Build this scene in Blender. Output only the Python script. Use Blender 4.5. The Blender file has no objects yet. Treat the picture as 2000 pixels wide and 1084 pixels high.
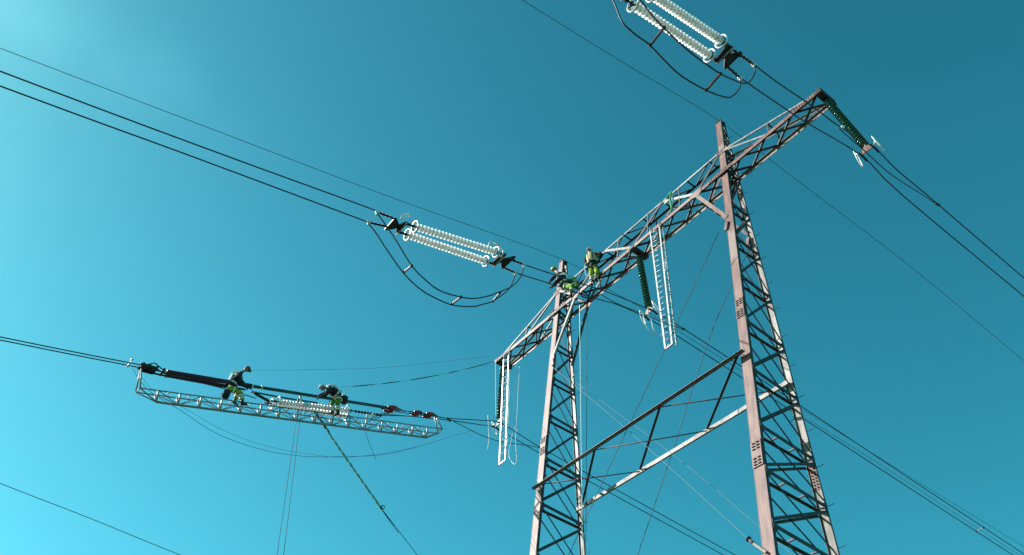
import bpy, bmesh, math, random
from mathutils import Vector, Matrix
random.seed(7)
V = Vector
S = bpy.context.scene
COL = S.collection

# ------------------------------------------------------------------ camera, sky, sun
# The tower's own axes are the world axes: crossarm along X, line along Y, Z up.
FOC = 1584.4
CAM = V((16.115, -16.790, 1.600))
RT = V((0.606, 0.792, 0.073)); UPV = V((0.557, -0.488, 0.672)); FW = V((-0.568, 0.367, 0.737))
FW.normalize(); RT = (RT - FW * RT.dot(FW)).normalized(); UPV = RT.cross(FW).normalized()
cd = bpy.data.cameras.new('camera'); co = bpy.data.objects.new('camera', cd); COL.objects.link(co)
M = Matrix((RT, UPV, -FW)).transposed().to_4x4(); M.translation = CAM
co.matrix_world = M
cd.sensor_width = 36.0; cd.lens = FOC / 2000 * 36; cd.clip_start = 0.1; cd.clip_end = 5000
S.camera = co

SUN = V((-0.63, -0.56, 0.55)).normalized()
w = bpy.data.worlds.new('World'); S.world = w; w.use_nodes = True
nt = w.node_tree; nt.nodes.clear()
sky = nt.nodes.new('ShaderNodeTexSky'); sky.sky_type = 'NISHITA'; sky.sun_disc = False
sky.sun_elevation = math.asin(SUN.z); sky.sun_rotation = math.atan2(SUN.x, SUN.y)
sky.air_density = 1.0; sky.dust_density = 0.6; sky.ozone_density = 1.6
L_ = nt.links.new
def mth(op, a, b=None):
    n = nt.nodes.new('ShaderNodeMath'); n.operation = op
    for k, q in enumerate((a, b)):
        if q is None: continue
        if isinstance(q, (int, float)): n.inputs[k].default_value = q
        else: L_(q, n.inputs[k])
    return n.outputs[0]
def vdot(a, vec):
    n = nt.nodes.new('ShaderNodeVectorMath'); n.operation = 'DOT_PRODUCT'; L_(a, n.inputs[0]); n.inputs[1].default_value = vec; return n.outputs['Value']
tc = nt.nodes.new('ShaderNodeTexCoord'); nrmz = nt.nodes.new('ShaderNodeVectorMath'); nrmz.operation = 'NORMALIZE'
L_(tc.outputs['Generated'], nrmz.inputs[0]); DIR = nrmz.outputs[0]
zz = vdot(DIR, (0, 0, 1)); hz = mth('SUBTRACT', 1.0, mth('MAXIMUM', zz, 0.15))
# a thin veil of cirrus high beside the sun
wn = nt.nodes.new('ShaderNodeTexNoise'); wn.inputs['Scale'].default_value = 3.0; wn.inputs['Detail'].default_value = 7
wm = nt.nodes.new('ShaderNodeMapping'); wm.inputs['Scale'].default_value = (1.0, 5.0, 5.0); wm.inputs['Rotation'].default_value = (0.3, 0.2, 0.55); L_(DIR, wm.inputs[0]); L_(wm.outputs[0], wn.inputs[0])
VEIL_A, VEIL_B = V((-0.60, -0.31, 0.735)).normalized(), V((-0.62, -0.09, 0.775)).normalized()
vn = VEIL_A.cross(VEIL_B).normalized(); vc = (VEIL_A + VEIL_B).normalized(); vl = vn.cross(vc)
band = mth('POWER', 2.718, mth('MULTIPLY', -1.0, mth('POWER', mth('MULTIPLY', mth('ABSOLUTE', vdot(DIR, vn)), 22.0), 2.0)))
along = mth('POWER', 2.718, mth('MULTIPLY', -1.0, mth('POWER', mth('MULTIPLY', mth('ABSOLUTE', vdot(DIR, vl)), 5.5), 2.0)))
veil = mth('MULTIPLY', mth('MULTIPLY', band, along), mth('MULTIPLY', wn.outputs[0], 0.30))
sep = nt.nodes.new('ShaderNodeSeparateColor'); L_(sky.outputs[0], sep.inputs[0])
comb = nt.nodes.new('ShaderNodeCombineColor')
for k, (gain, gm, el, vg) in enumerate(((0.0345, 1.50, 0.0, 1.8), (0.153, 1.02, 0.52, 1.0), (0.1225, 1.06, 0.46, .8))):
    c = mth('MULTIPLY', mth('POWER', sep.outputs[k], gm), gain)
    c = mth('MULTIPLY', c, mth('ADD', 1.0, mth('MULTIPLY', hz, el)))
    c = mth('MULTIPLY', c, mth('ADD', 1.0, mth('MULTIPLY', veil, vg)))
    L_(c, comb.inputs[k])
EXPO = 0.9
bg = nt.nodes.new('ShaderNodeBackground'); bg.inputs[1].default_value = SKYGAIN = 2 ** -EXPO
out = nt.nodes.new('ShaderNodeOutputWorld')
L_(comb.outputs[0], bg.inputs[0]); L_(bg.outputs[0], out.inputs[0])
sd = bpy.data.lights.new('sun', 'SUN'); sd.energy = 5.0; sd.angle = math.radians(0.5); sd.color = (1.0, 0.95, 0.90)
so = bpy.data.objects.new('sun', sd); COL.objects.link(so); so.location = (0, 0, 60)
so.rotation_euler = SUN.to_track_quat('Z', 'Y').to_euler()
S.view_settings.view_transform = 'Standard'; S.view_settings.look = 'None'
S.view_settings.exposure = EXPO; S.view_settings.gamma = 1.0

# ------------------------------------------------------------------ where a sight line meets a real plane of the structure
def ray(u, v): return (FW * FOC + RT * (u - 1000) + UPV * (542 - v)).normalized()
def on(u, v, ax, val):
    d = ray(u, v); return CAM + d * ((val - CAM[ax]) / d[ax])
def onX(u, v, x): return on(u, v, 0, x)
def onY(u, v, y): return on(u, v, 1, y)
def onZ(u, v, z): return on(u, v, 2, z)

# ------------------------------------------------------------------ materials
def mat(name, c1, c2=None, rough=0.6, metal=0.0, scale=6.0, bump=0.0, spec=0.4, trans=0.0, lo=0.35, hi=0.65, stretch=None, detail=6):
    m = bpy.data.materials.new(name); m.use_nodes = True
    n = m.node_tree; b = n.nodes['Principled BSDF']
    b.inputs['Roughness'].default_value = rough; b.inputs['Metallic'].default_value = metal
    b.inputs['Specular IOR Level'].default_value = spec
    b.inputs['Transmission Weight'].default_value = trans
    tc = n.nodes.new('ShaderNodeTexCoord'); nz = n.nodes.new('ShaderNodeTexNoise')
    nz.inputs['Scale'].default_value = scale; nz.inputs['Detail'].default_value = detail
    if stretch:
        mp = n.nodes.new('ShaderNodeMapping'); mp.inputs['Scale'].default_value = stretch
        n.links.new(tc.outputs['Object'], mp.inputs[0]); n.links.new(mp.outputs[0], nz.inputs[0])
    else: n.links.new(tc.outputs['Object'], nz.inputs[0])
    r = n.nodes.new('ShaderNodeValToRGB')
    r.color_ramp.elements[0].position = lo; r.color_ramp.elements[1].position = hi
    r.color_ramp.elements[0].color = (*c1, 1); r.color_ramp.elements[1].color = (*(c2 or c1), 1)
    n.links.new(nz.outputs[0], r.inputs[0]); n.links.new(r.outputs[0], b.inputs['Base Color'])
    if bump:
        bp = n.nodes.new('ShaderNodeBump'); bp.inputs['Strength'].default_value = bump; bp.inputs['Distance'].default_value = 0.01
        n.links.new(nz.outputs[0], bp.inputs['Height']); n.links.new(bp.outputs[0], b.inputs['Normal'])
    return m
def steel(name, c_a, c_b, c_c):
    """weathered rolled steel: fine mottling, long streaks and broad patches where the zinc still shows"""
    m = mat(name, c_a, c_b, 0.6, 0, 9.0, .2, stretch=(1, 1, .12), lo=.36, hi=.66)
    n = m.node_tree; b = n.nodes['Principled BSDF']; tc = n.nodes['Texture Coordinate']; base = b.inputs['Base Color'].links[0].from_socket
    z = n.nodes.new('ShaderNodeTexNoise'); z.inputs['Scale'].default_value = 0.42; z.inputs['Detail'].default_value = 8; z.inputs['Roughness'].default_value = .62
    n.links.new(tc.outputs['Object'], z.inputs[0])
    r = n.nodes.new('ShaderNodeValToRGB'); r.color_ramp.elements[0].position = .52; r.color_ramp.elements[1].position = .60
    n.links.new(z.outputs[0], r.inputs[0])
    f = n.nodes.new('ShaderNodeTexNoise'); f.inputs['Scale'].default_value = 40; f.inputs['Detail'].default_value = 4; n.links.new(tc.outputs['Object'], f.inputs[0])
    mx_ = n.nodes.new('ShaderNodeMix'); mx_.data_type = 'RGBA'; n.links.new(r.outputs[0], mx_.inputs[0]); n.links.new(base, mx_.inputs[6]); mx_.inputs[7].default_value = (*c_c, 1)
    m2 = n.nodes.new('ShaderNodeMix'); m2.data_type = 'RGBA'; m2.blend_type = 'OVERLAY'; m2.inputs[0].default_value = .5
    n.links.new(mx_.outputs[2], m2.inputs[6]); n.links.new(f.outputs[0], m2.inputs[7]); n.links.new(m2.outputs[2], b.inputs['Base Color'])
    return m
MT = dict(
    pink=steel('oxidised_pink_steel', (0.098, 0.039, 0.031), (0.215, 0.100, 0.084), (0.225, 0.150, 0.132)),
    pale=steel('pale_galvanised_steel', (0.15, 0.12, 0.108), (0.29, 0.26, 0.245), (0.39, 0.37, 0.355)),
    dark=mat('dark_weathered_shade_steel', (0.02205, 0.0189, 0.0189), (0.05355, 0.04536, 0.0441), 0.6, 0, 5.0, .1),  # weathered tone; also stands in for shade on lattice members
    black=mat('black_forged_steel', (0.0126, 0.0126, 0.01386), (0.0315, 0.0315, 0.03276), 0.5, 0.3, 8),
    bolt=mat('dark_bolt_steel', (0.040, 0.022, 0.019), (0.075, 0.045, 0.040), 0.6, 0.2, 20),
    alu=mat('weathered_aluminium_strand', (0.02205, 0.02268, 0.0252), (0.0441, 0.0441, 0.04725), 0.6, 0.0, 30),
    bright=mat('bright_zinc_fitting', (0.55, 0.55, 0.54), (0.75, 0.75, 0.74), 0.35, 0.3, 12),
    ladder=mat('bare_aluminium_ladder', (0.22, 0.22, 0.225), (0.42, 0.42, 0.425), 0.4, 0.1, 9),
    beam=mat('grey_aluminium_beam', (0.1638, 0.1827, 0.1953), (0.2646, 0.2835, 0.2961), 0.42, 0.35, 6),
    white=mat('clear_toughened_glass', (0.86, 0.88, 0.88), (0.93, 0.95, 0.95), 0.15, 0, 20, spec=.6),
    green=mat('green_toughened_glass', (0.006, 0.085, 0.058), (0.014, 0.14, 0.10), 0.12, 0, 14, spec=1.0, trans=.15),
    rod=mat('rusty_pin', (0.063, 0.02835, 0.02205), (0.1008, 0.0504, 0.0378), 0.7, 0, 20),
    purple=mat('purple_sling_sleeve', (0.02835, 0.00756, 0.02835), (0.05355, 0.0126, 0.04725), 0.55, 0, 14, .2),
    teal=mat('dark_teal_pole', (0.00756, 0.0441, 0.0567), (0.0126, 0.0693, 0.08505), 0.45, 0, 8),
    red=mat('red_hoist_paint', (0.252, 0.0126, 0.0126), (0.3465, 0.0315, 0.0315), 0.4, 0, 10),
    rope_w=mat('white_polyester_rope', (0.62, 0.66, 0.66), (0.8, 0.82, 0.82), 0.8, 0, 60),
    rope_t=mat('teal_grey_rope', (0.126, 0.189, 0.2016), (0.189, 0.2646, 0.2772), 0.8, 0, 60),
    rope_d=mat('dark_steel_guy', (0.0189, 0.02205, 0.0252), (0.0378, 0.04095, 0.0441), 0.6, .2, 40),
    sling=mat('green_web_sling', (0.03, 0.20, 0.11), (0.07, 0.32, 0.19), 0.8, 0, 30),
    skin=mat('skin', (0.2646, 0.1386, 0.0945), (0.315, 0.1764, 0.126), 0.55, 0, 14),
    navy=mat('dark_work_cloth', (0.0063, 0.00819, 0.0126), (0.0189, 0.02079, 0.02646), 0.9, 0, 24, .4),
    hivis=mat('hivis_yellow_cloth', (0.17, 0.22, 0.014), (0.36, 0.42, 0.04), 0.85, 0, 10, .4),
    hgreen=mat('hivis_green_cloth', (0.06, 0.17, 0.011), (0.16, 0.30, 0.022), 0.85, 0, 10, .4),
    cream=mat('sun_bleached_vest', (0.36, 0.29, 0.13), (0.55, 0.46, 0.25), 0.85, 0, 9, .4),
    reflect=mat('reflective_tape', (0.62, 0.62, 0.60), (0.78, 0.78, 0.76), 0.4, 0, 20),
    helmet=mat('white_helmet_shell', (0.42, 0.38, 0.33), (0.52, 0.48, 0.42), 0.3, 0, 6),
    helmety=mat('yellow_helmet_shell', (0.28, 0.31, 0.03), (0.36, 0.38, 0.06), 0.35, 0, 6),
    helmetd=mat('brown_helmet_shell', (0.10, 0.06, 0.045), (0.16, 0.10, 0.08), 0.4, 0, 6),
    steep=mat('shade_toned_steel', (0.022, 0.019, 0.019), (0.05, 0.042, 0.042), 0.6, 0, 7, .1),  # near-black tone puts the flanges' shade into the colour; node plates share it
    sling_p=mat('faded_sling_web', (0.25, 0.36, 0.20), (0.42, 0.50, 0.34), 0.8, 0, 20),
    boot=mat('black_boot_leather', (0.00756, 0.0063, 0.0063), (0.02205, 0.0189, 0.0189), 0.6, 0, 20),
    glove=mat('work_glove', (0.0252, 0.0252, 0.02646), (0.063, 0.0567, 0.05355), 0.8, 0, 20),
    eye=mat('eye_dark', (0.0126, 0.00945, 0.00756), (0.0189, 0.0126, 0.0126), 0.2, 0, 5),
    grass=mat('rough_heath', (0.022, 0.030, 0.010), (0.055, 0.062, 0.022), 0.95, 0, 0.35, .6),
)

def translucent(m, f, col):
    n = m.node_tree; o = n.nodes['Material Output']; b = n.nodes['Principled BSDF']
    t = n.nodes.new('ShaderNodeBsdfTranslucent'); t.inputs[0].default_value = (*col, 1)
    x = n.nodes.new('ShaderNodeMixShader'); x.inputs[0].default_value = f
    n.links.new(b.outputs[0], x.inputs[1]); n.links.new(t.outputs[0], x.inputs[2]); n.links.new(x.outputs[0], o.inputs[0])
translucent(MT['white'], .40, (.98, .99, .99)); translucent(MT['green'], .12, (.02, .25, .16))
# ------------------------------------------------------------------ mesh builder
class MB:
    def __init__(s): s.v = []; s.f = []; s.sm = []
    def add(s, vs, fs, smooth=False):
        o = len(s.v); s.v += [tuple(x) for x in vs]
        for q in fs: s.f.append(tuple(i + o for i in q)); s.sm.append(smooth)
    def prism(s, a, b, u, v, poly):
        a, b, u, v = V(a), V(b), V(u), V(v); n = len(poly)
        if u.cross(v).dot(b - a) * sum(poly[i][0]*poly[(i+1)%n][1]-poly[(i+1)%n][0]*poly[i][1] for i in range(n)) < 0: poly = poly[::-1]
        vs = [a + u*x + v*y for x, y in poly] + [b + u*x + v*y for x, y in poly]
        fs = [(i, (i+1) % n, n + (i+1) % n, n + i) for i in range(n)]
        fs += [tuple(range(n))[::-1], tuple(range(n, 2*n))]
        s.add(vs, fs); return s
    def bar(s, a, b, wd, ht=None, up=(0, 0, 1)):
        a, b = V(a), V(b); d = (b - a).normalized(); u = d.cross(V(up))
        if u.length < 1e-3: u = d.cross(V((1, 0, 0)))
        u.normalize(); v = u.cross(d); h = (ht or wd) / 2; x = wd / 2
        return s.prism(a, b, u, v, [(-x, -h), (x, -h), (x, h), (-x, h)])
    def angle(s, a, b, u, v, L, t=None, L2=None):
        t = t or max(.012, L * .1); K = L2 or L
        return s.prism(a, b, u, v, [(0, 0), (L, 0), (L, t), (t, t), (t, K), (0, K)])
    def brace(s, a, b, nrm, L):
        """angle section lying flat against a face whose outward normal is nrm"""
        a, b, nrm = V(a), V(b), V(nrm); d = (b - a).normalized(); u = d.cross(nrm).normalized(); n2 = u.cross(d)
        if n2.dot(nrm) < 0: n2 = -n2
        t = max(.01, L * .11)
        return s.prism(a - u*L/2, b - u*L/2, u, -n2, [(0, 0), (L, 0), (L, t), (t, t), (t, L*.8), (0, L*.8)])
    def channel(s, a, b, u, v, W0, W1, D, t):
        a, b, u, v = V(a), V(b), V(u), V(v)
        def pl(W): x = W/2; return [(-x, 0), (x, 0), (x, D), (x-t, D), (x-t, t), (-x+t, t), (-x+t, D), (-x, D)]
        p0, p1 = pl(W0), pl(W1)
        if u.cross(v).dot(b - a) < 0: p0, p1 = p0[::-1], p1[::-1]
        vs = [a+u*x+v*y for x, y in p0] + [b+u*x+v*y for x, y in p1]
        fs = [(i, (i+1) % 8, 8+(i+1) % 8, 8+i) for i in range(8)] + [tuple(range(8))[::-1], tuple(range(8, 16))]
        s.add(vs, fs); return s
    def tube(s, pts, r, n=8, cap=True, closed=False):
        pts = [V(p) for p in pts]; N = len(pts)
        rr = r if isinstance(r, (list, tuple)) else [r] * N
        t0 = (pts[1] - pts[0]).normalized(); ref = V((0, 0, 1)) if abs(t0.z) < .9 else V((1, 0, 0))
        u = t0.cross(ref).normalized(); vs = []
        for i, p in enumerate(pts):
            if closed: t = (pts[(i+1) % N] - pts[i-1]).normalized()
            else: t = (pts[min(i+1, N-1)] - pts[max(i-1, 0)]).normalized()
            u = (u - t*u.dot(t)).normalized(); v = t.cross(u)
            for k in range(n):
                a = 2*math.pi*k/n; vs.append(p + (u*math.cos(a) + v*math.sin(a))*rr[i])
        fs = []
        for i in range(N if closed else N-1):
            j = (i+1) % N
            for k in range(n): fs.append((i*n+k, i*n+(k+1) % n, j*n+(k+1) % n, j*n+k))
        if cap and not closed: fs += [tuple(range(n))[::-1], tuple(range((N-1)*n, N*n))]
        s.add(vs, fs, True); return s
    def lathe(s, a, d, prof, n=16):
        """prof: (distance along d, radius)"""
        a, d = V(a), V(d).normalized(); u = d.orthogonal().normalized(); v = d.cross(u); vs = []
        for h, r in prof:
            for k in range(n):
                q = 2*math.pi*k/n; vs.append(a + d*h + (u*math.cos(q) + v*math.sin(q))*max(r, 1e-4))
        fs = [(i*n+k, i*n+(k+1) % n, (i+1)*n+(k+1) % n, (i+1)*n+k) for i in range(len(prof)-1) for k in range(n)]
        fs += [tuple(range(n))[::-1], tuple(range((len(prof)-1)*n, len(prof)*n))]
        s.add(vs, fs, True); return s
    def ring(s, c, nrm, R, r, n=20, m=6, sx=1.0, ax=None):
        c, nrm = V(c), V(nrm).normalized(); u = V(ax).normalized() if ax is not None else nrm.orthogonal().normalized()
        u = (u - nrm*u.dot(nrm)).normalized(); v = nrm.cross(u)
        return s.tube([c + u*R*sx*math.cos(2*math.pi*k/n) + v*R*math.sin(2*math.pi*k/n) for k in range(n)], r, m, closed=True)
    def ball(s, c, r, n=8, sc=(1, 1, 1), rot=None):
        c = V(c); vs = []; fs = []; m = n
        for i in range(n//2+1):
            th = math.pi*i/(n//2)
            for k in range(m):
                ph = 2*math.pi*k/m; p = V((math.sin(th)*math.cos(ph)*sc[0], math.sin(th)*math.sin(ph)*sc[1], math.cos(th)*sc[2]))*r
                vs.append(c + (rot @ p if rot else p))
        for i in range(n//2):
            for k in range(m): fs.append((i*m+k, (i+1)*m+k, (i+1)*m+(k+1) % m, i*m+(k+1) % m))
        s.add(vs, fs, True); return s
    def plate(s, pts, nrm, t):
        """polygon plate of thickness t"""
        nrm = V(nrm).normalized()*t/2; p = [V(q) for q in pts]; n = len(p)
        vs = [q - nrm for q in p] + [q + nrm for q in p]
        fs = [(i, (i+1) % n, n+(i+1) % n, n+i) for i in range(n)] + [tuple(range(n))[::-1], tuple(range(n, 2*n))]
        s.add(vs, fs); return s
    def build(s, name, m, parent=None, org=None):
        me = bpy.data.meshes.new(name)
        o_ = V(org) if org is not None else (V(parent.location) if parent is not None and parent.parent is None else V((0, 0, 0)))
        if parent is not None: o_ = V(WORLD_ORG[parent.name])
        elif org is None: o_ = V(s.v[0])
        me.from_pydata([tuple(V(q) - o_) for q in s.v], [], s.f); me.validate(); me.update()
        for p, sm in zip(me.polygons, s.sm): p.use_smooth = sm
        bm = bmesh.new(); bm.from_mesh(me); bmesh.ops.recalc_face_normals(bm, faces=bm.faces); bm.to_mesh(me); bm.free()
        me.materials.append(MT[m] if isinstance(m, str) else m)
        o = bpy.data.objects.new(name, me); COL.objects.link(o)
        if parent is not None: o.parent = parent
        else: o.location = o_
        WORLD_ORG[o.name] = tuple(o_)
        return o
WORLD_ORG = {}
def tag(o, label, cat, group=None, kind=None):
    if label: o['label'] = label
    if cat: o['category'] = cat
    if group: o['group'] = group
    if kind: o['kind'] = kind
    return o
def thing(name, loc, label, cat, group=None):
    o = bpy.data.objects.new(name, None); COL.objects.link(o); o.location = loc; o.empty_display_size = .2
    WORLD_ORG[o.name] = tuple(loc)
    return tag(o, label, cat, group)
def smooth(pts, k=6):
    P = [V(p) for p in pts]; out = []
    for i in range(len(P)-1):
        p0 = P[i-1] if i else P[0]*2 - P[1]; p1, p2 = P[i], P[i+1]
        p3 = P[i+2] if i+2 < len(P) else P[-1]*2 - P[-2]
        for j in range(k):
            t = j/k
            out.append(.5*((2*p1) + (p2-p0)*t + (2*p0-5*p1+4*p2-p3)*t*t + (3*p1-p0-3*p2+p3)*t**3))
    return out + [P[-1]]

# ------------------------------------------------------------------ ground
def gz(x, y):
    z = 0.0
    if y < -17: z += .33*(y + 17)*min(1, (-17-y)/30)
    if y > 40: z -= .03*(y - 40)
    return max(z, -120)
bm = MB(); xs = [-900, -300, -120, -60, -30, -15, -5, 0, 5, 15, 30, 60, 120, 300, 900]
ys = [-900, -400, -200, -120, -80, -55, -40, -30, -24, -17, -10, -5, 0, 5, 10, 20, 40, 80, 160, 400, 900]
vs = [(x, y, gz(x, y)) for y in ys for x in xs]; nx = len(xs)
bm.add(vs, [(j*nx+i, j*nx+i+1, (j+1)*nx+i+1, (j+1)*nx+i) for j in range(len(ys)-1) for i in range(nx-1)], True)
tag(bm.build('ground', 'grass', org=(0, 0, 0)), None, None, kind='structure')

# ------------------------------------------------------------------ the portal tower
HA, T, HP, MS, WT = 28.776, 9.9, 32.66, 5.31, 0.402
def mx(z): return MS - 0.0187*(HP - z)          # mast centre from the middle
def my(z): return 0.10 + 0.0575*(HP - z)        # half spread of its two chords
def mrear(z): return 0.13 + 0.070*(HP - z)         # spread of the rear chord
def sp_(z, fb): return -my(z) if fb < 0 else mrear(z)
def mw(z): return 0.27 + 0.0040*(HP - z)        # width of a chord
tower = thing('transmission_tower', (0, 0, 0), 'pink and grey steel portal lattice tower with two tapering masts and a long crossarm', 'pylon')
FBR = [0]; rest = MB()
def member(name, m, a, b, nrm, L, parent=tower):
    if name == 'mast_brace':
        FBR[0] += 1
        if FBR[0] > 98: rest.brace(a, b, nrm, L); return
    return MB().brace(a, b, nrm, L).build(name, m, parent)
def boltrow(mb, a, b, n, nrm, r=.02, h=.02):
    for i in range(n):
        p = V(a).lerp(V(b), (i+.5)/n); mb.lathe(p, nrm, [(0, r), (h, r)], 6)
NODES = [30.3, 28.78, 26.6, 24.5, 22.4, 20.2, 18.12, 16.0, 14.5, 12.85, 11.2, 9.4, 7.5, 5.5, 3.3, 1.0]
for sd_ in (1, -1):
    for fb in (-1, 1):
        zt = HP + .05; ctop = V((sd_*mx(zt), sp_(zt, fb), zt)); cbot = V((sd_*mx(0), sp_(0, fb), -.2))
        chn = MB()
        # two channels, webs outward, flanges turned towards each other
        vdir = (0, 1, 0) if fb < 0 else (0, -1, 0)
        wf = 1.0 if fb < 0 else .74                    # the rear chord is the narrower section
        sh = V((0, 0 if fb < 0 else .07, 0)); w0, w1 = mw(0)*wf, mw(zt)*wf
        u_ = V((1, 0, 0)); v_ = V(vdir)
        def flat(mb_, x00, x01, x10, x11, y0, y1):     # tapering flat between the foot and the top
            a, b = cbot + sh, ctop + sh
            vs = [a+u_*x00+v_*y0, a+u_*x01+v_*y0, a+u_*x01+v_*y1, a+u_*x00+v_*y1, b+u_*x10+v_*y0, b+u_*x11+v_*y0, b+u_*x11+v_*y1, b+u_*x10+v_*y1]
            mb_.add(vs, [(0, 1, 2, 3), (4, 5, 6, 7), (0, 1, 5, 4), (1, 2, 6, 5), (2, 3, 7, 6), (3, 0, 4, 7)])
        flat(chn, -w0/2, w0/2, -w1/2, w1/2, 0, .018)
        chord = chn.build('mast_chord', 'pink' if fb < 0 else 'pale', tower)
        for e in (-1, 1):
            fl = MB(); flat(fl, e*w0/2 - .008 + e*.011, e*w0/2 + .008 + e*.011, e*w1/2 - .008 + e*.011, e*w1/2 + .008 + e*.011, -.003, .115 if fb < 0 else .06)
            fl.build('flange', 'steep', chord)  # shaded edges of the chord are painted by this dark material
        for zz in ((20.9, 15.1, 8.0) if fb < 0 else (15.5, 8.0)):
            pl = MB(); c0 = V((sd_*mx(zz-.42), sp_(zz-.42, fb)-.012+(0 if fb < 0 else .055), zz-.42)); c1 = V((sd_*mx(zz+.42), sp_(zz+.42, fb)-.012+(0 if fb < 0 else .055), zz+.42))
            hw = mw(zz)/2 + .004 if fb < 0 else mw(zz)*.74/2 - .02
            pl.prism(c0, c1, (1, 0, 0), (0, 1, 0), [(-hw, -.01), (hw, -.01), (hw, .01), (-hw, .01)])
            sp = pl.build('splice_plate', 'pink', chord)
            bb = MB()
            for k in range(8):
                if k in (3, 4) and fb < 0: continue
                p = c0.lerp(c1, (k+.7)/8.4)
                for ox in ((-.10, -.045, .045, .10) if fb < 0 else (-.05, .05)): bb.lathe(p + V((ox, -.012, 0)), (0, -1, 0), [(0, .021), (.025, .021)], 6)
            bb.build('bolt_heads', 'bolt', chord)['kind'] = 'stuff'
        if fb > 0:
            z = 31.6
            while z > 2.2:
                for ox in (-1, 1):
                    zz = z - (.6 if ox < 0 else 0); p = V((sd_*mx(zz) + ox*mw(zz)/2, mrear(zz)+.04, zz))
                    MB().tube(smooth([p - V((ox*.03, 0, 0)), p + V((ox*.09, .02, 0)), p + V((ox*.15, .04, .01)), p + V((ox*.18, .06, .05))], 3), .010, 5).build('step_bolt', 'dark', chord)
                z -= 1.22
    # lacing on both flange faces
    def pt(z, fb, face, k=.05): return V((sd_*mx(z) + face*(mw(z)/(2 if fb < 0 else 2.7) + .024), sp_(z, fb) + (k if fb < 0 else 0), z))
    for i in range(len(NODES)-1):
        z0, z1 = NODES[i], NODES[i+1]
        for face in (1, -1):
            nr = (face, 0, 0); off = V((face*.012, 0, 0))
            if z0 < 29:
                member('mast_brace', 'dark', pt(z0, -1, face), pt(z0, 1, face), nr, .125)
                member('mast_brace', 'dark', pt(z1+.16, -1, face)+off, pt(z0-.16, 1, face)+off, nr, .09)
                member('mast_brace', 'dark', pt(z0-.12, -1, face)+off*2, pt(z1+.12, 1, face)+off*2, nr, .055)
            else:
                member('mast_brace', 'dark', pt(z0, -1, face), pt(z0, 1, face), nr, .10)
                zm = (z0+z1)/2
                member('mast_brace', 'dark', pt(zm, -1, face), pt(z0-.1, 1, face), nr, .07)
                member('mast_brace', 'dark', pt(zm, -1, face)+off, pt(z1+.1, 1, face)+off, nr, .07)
        if 3 < z0 < 29:
            for fb in (-1, 1):
                c = pt(z0, fb, 1) + V((.014, 0, 0)); q = -fb
                MB().plate([c + V((0, -q*.03, .15)), c + V((0, q*.13, .05)), c + V((0, q*.13, -.12)), c + V((0, -q*.03, -.22))], (1, 0, 0), .012).build('node_plate', 'steep', tower)
        if z0 in (16.0, 14.5, 12.85):            # ties of the diaphragms
            for q in (.33, .66):
                a = pt(z0, -1, 1).lerp(pt(z0, 1, 1), q); b = pt(z0, -1, -1).lerp(pt(z0, 1, -1), q)
                MB().bar(a, b, .045, .045).build('diaphragm_tie', 'dark', tower)
    zz = 30.3
    while zz < 32.3:
        for face in (1, -1):
            member('mast_brace', 'dark', pt(zz, -1, face), pt(zz+.42, 1, face), (face, 0, 0), .055)
            member('mast_brace', 'dark', pt(zz, 1, face), pt(zz+.42, -1, face), (face, 0, 0), .055)
        zz += .5
    # cap and foot
    cap = MB(); ct = V((sd_*mx(HP), 0, HP+.06)); cap.bar(ct - V((0, .13, 0)), ct + V((0, .22, 0)), .30, .03)
    cap.bar(ct + V((0, 0, .0)), ct + V((0, 0, .16)), .10, .10); cap.build('mast_cap', 'dark', tower)
    for fb in (-1, 1):
        MB().bar((sd_*mx(0), sp_(0, fb)+.06, -.3), (sd_*mx(0), sp_(0, fb)+.06, .25), .9, .9).build('footing', 'pale', tower)

# crossarm: two bottom chords, two top chords
def P(x, y, z=HA): return V((x, y, z))
YT = .27; ZT = 30.36
def topz(x):
    ax = abs(x); return ZT if ax <= 5.25 else ZT + (HA + .10 - ZT)*(ax-5.25)/(9.75-5.25)
def topy(x):
    ax = abs(x); return YT if ax <= 5.25 else YT + (WT-.05-YT)*(ax-5.25)/(9.75-5.25)
for fb in (-1, 1):
    y = fb*(WT + .0)
    # bottom chord: angle with a hanging leg, the other leg turned inward on top
    ch = MB().angle(P(-T, y + (-.0), HA+.09), P(T, y, HA+.09), (0, -fb, 0), (0, 0, -1), .17 if fb < 0 else .095, .016, .19).build('crossarm_chord', 'pink' if fb < 0 else 'pale', tower)
    if fb < 0:
        for cx in (-5.1, 5.1, 9.35, -9.3):
            pl = MB(); pl.bar((cx-.62, y-.012, HA), (cx+.62, y-.012, HA), .016, .2); pl.build('splice_plate', 'pink', ch)
            bb = MB()
            for zz in (-.05, .05): boltrow(bb, (cx-.6, y-.021, HA+zz), (cx+.6, y-.021, HA+zz), 11, (0, -1, 0), .022, .022)
            bb.build('bolt_heads', 'bolt', ch)['kind'] = 'stuff'
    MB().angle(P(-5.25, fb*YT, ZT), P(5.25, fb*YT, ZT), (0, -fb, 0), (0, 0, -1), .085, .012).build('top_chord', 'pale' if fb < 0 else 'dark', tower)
    for sx in (-1, 1):
        MB().angle(P(sx*5.25, fb*YT, ZT), P(sx*9.75, fb*(WT-.05), HA+.10), (0, -fb, 0), (0, 0, -1), .085, .012).build('top_chord', 'pale', tower)
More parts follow.
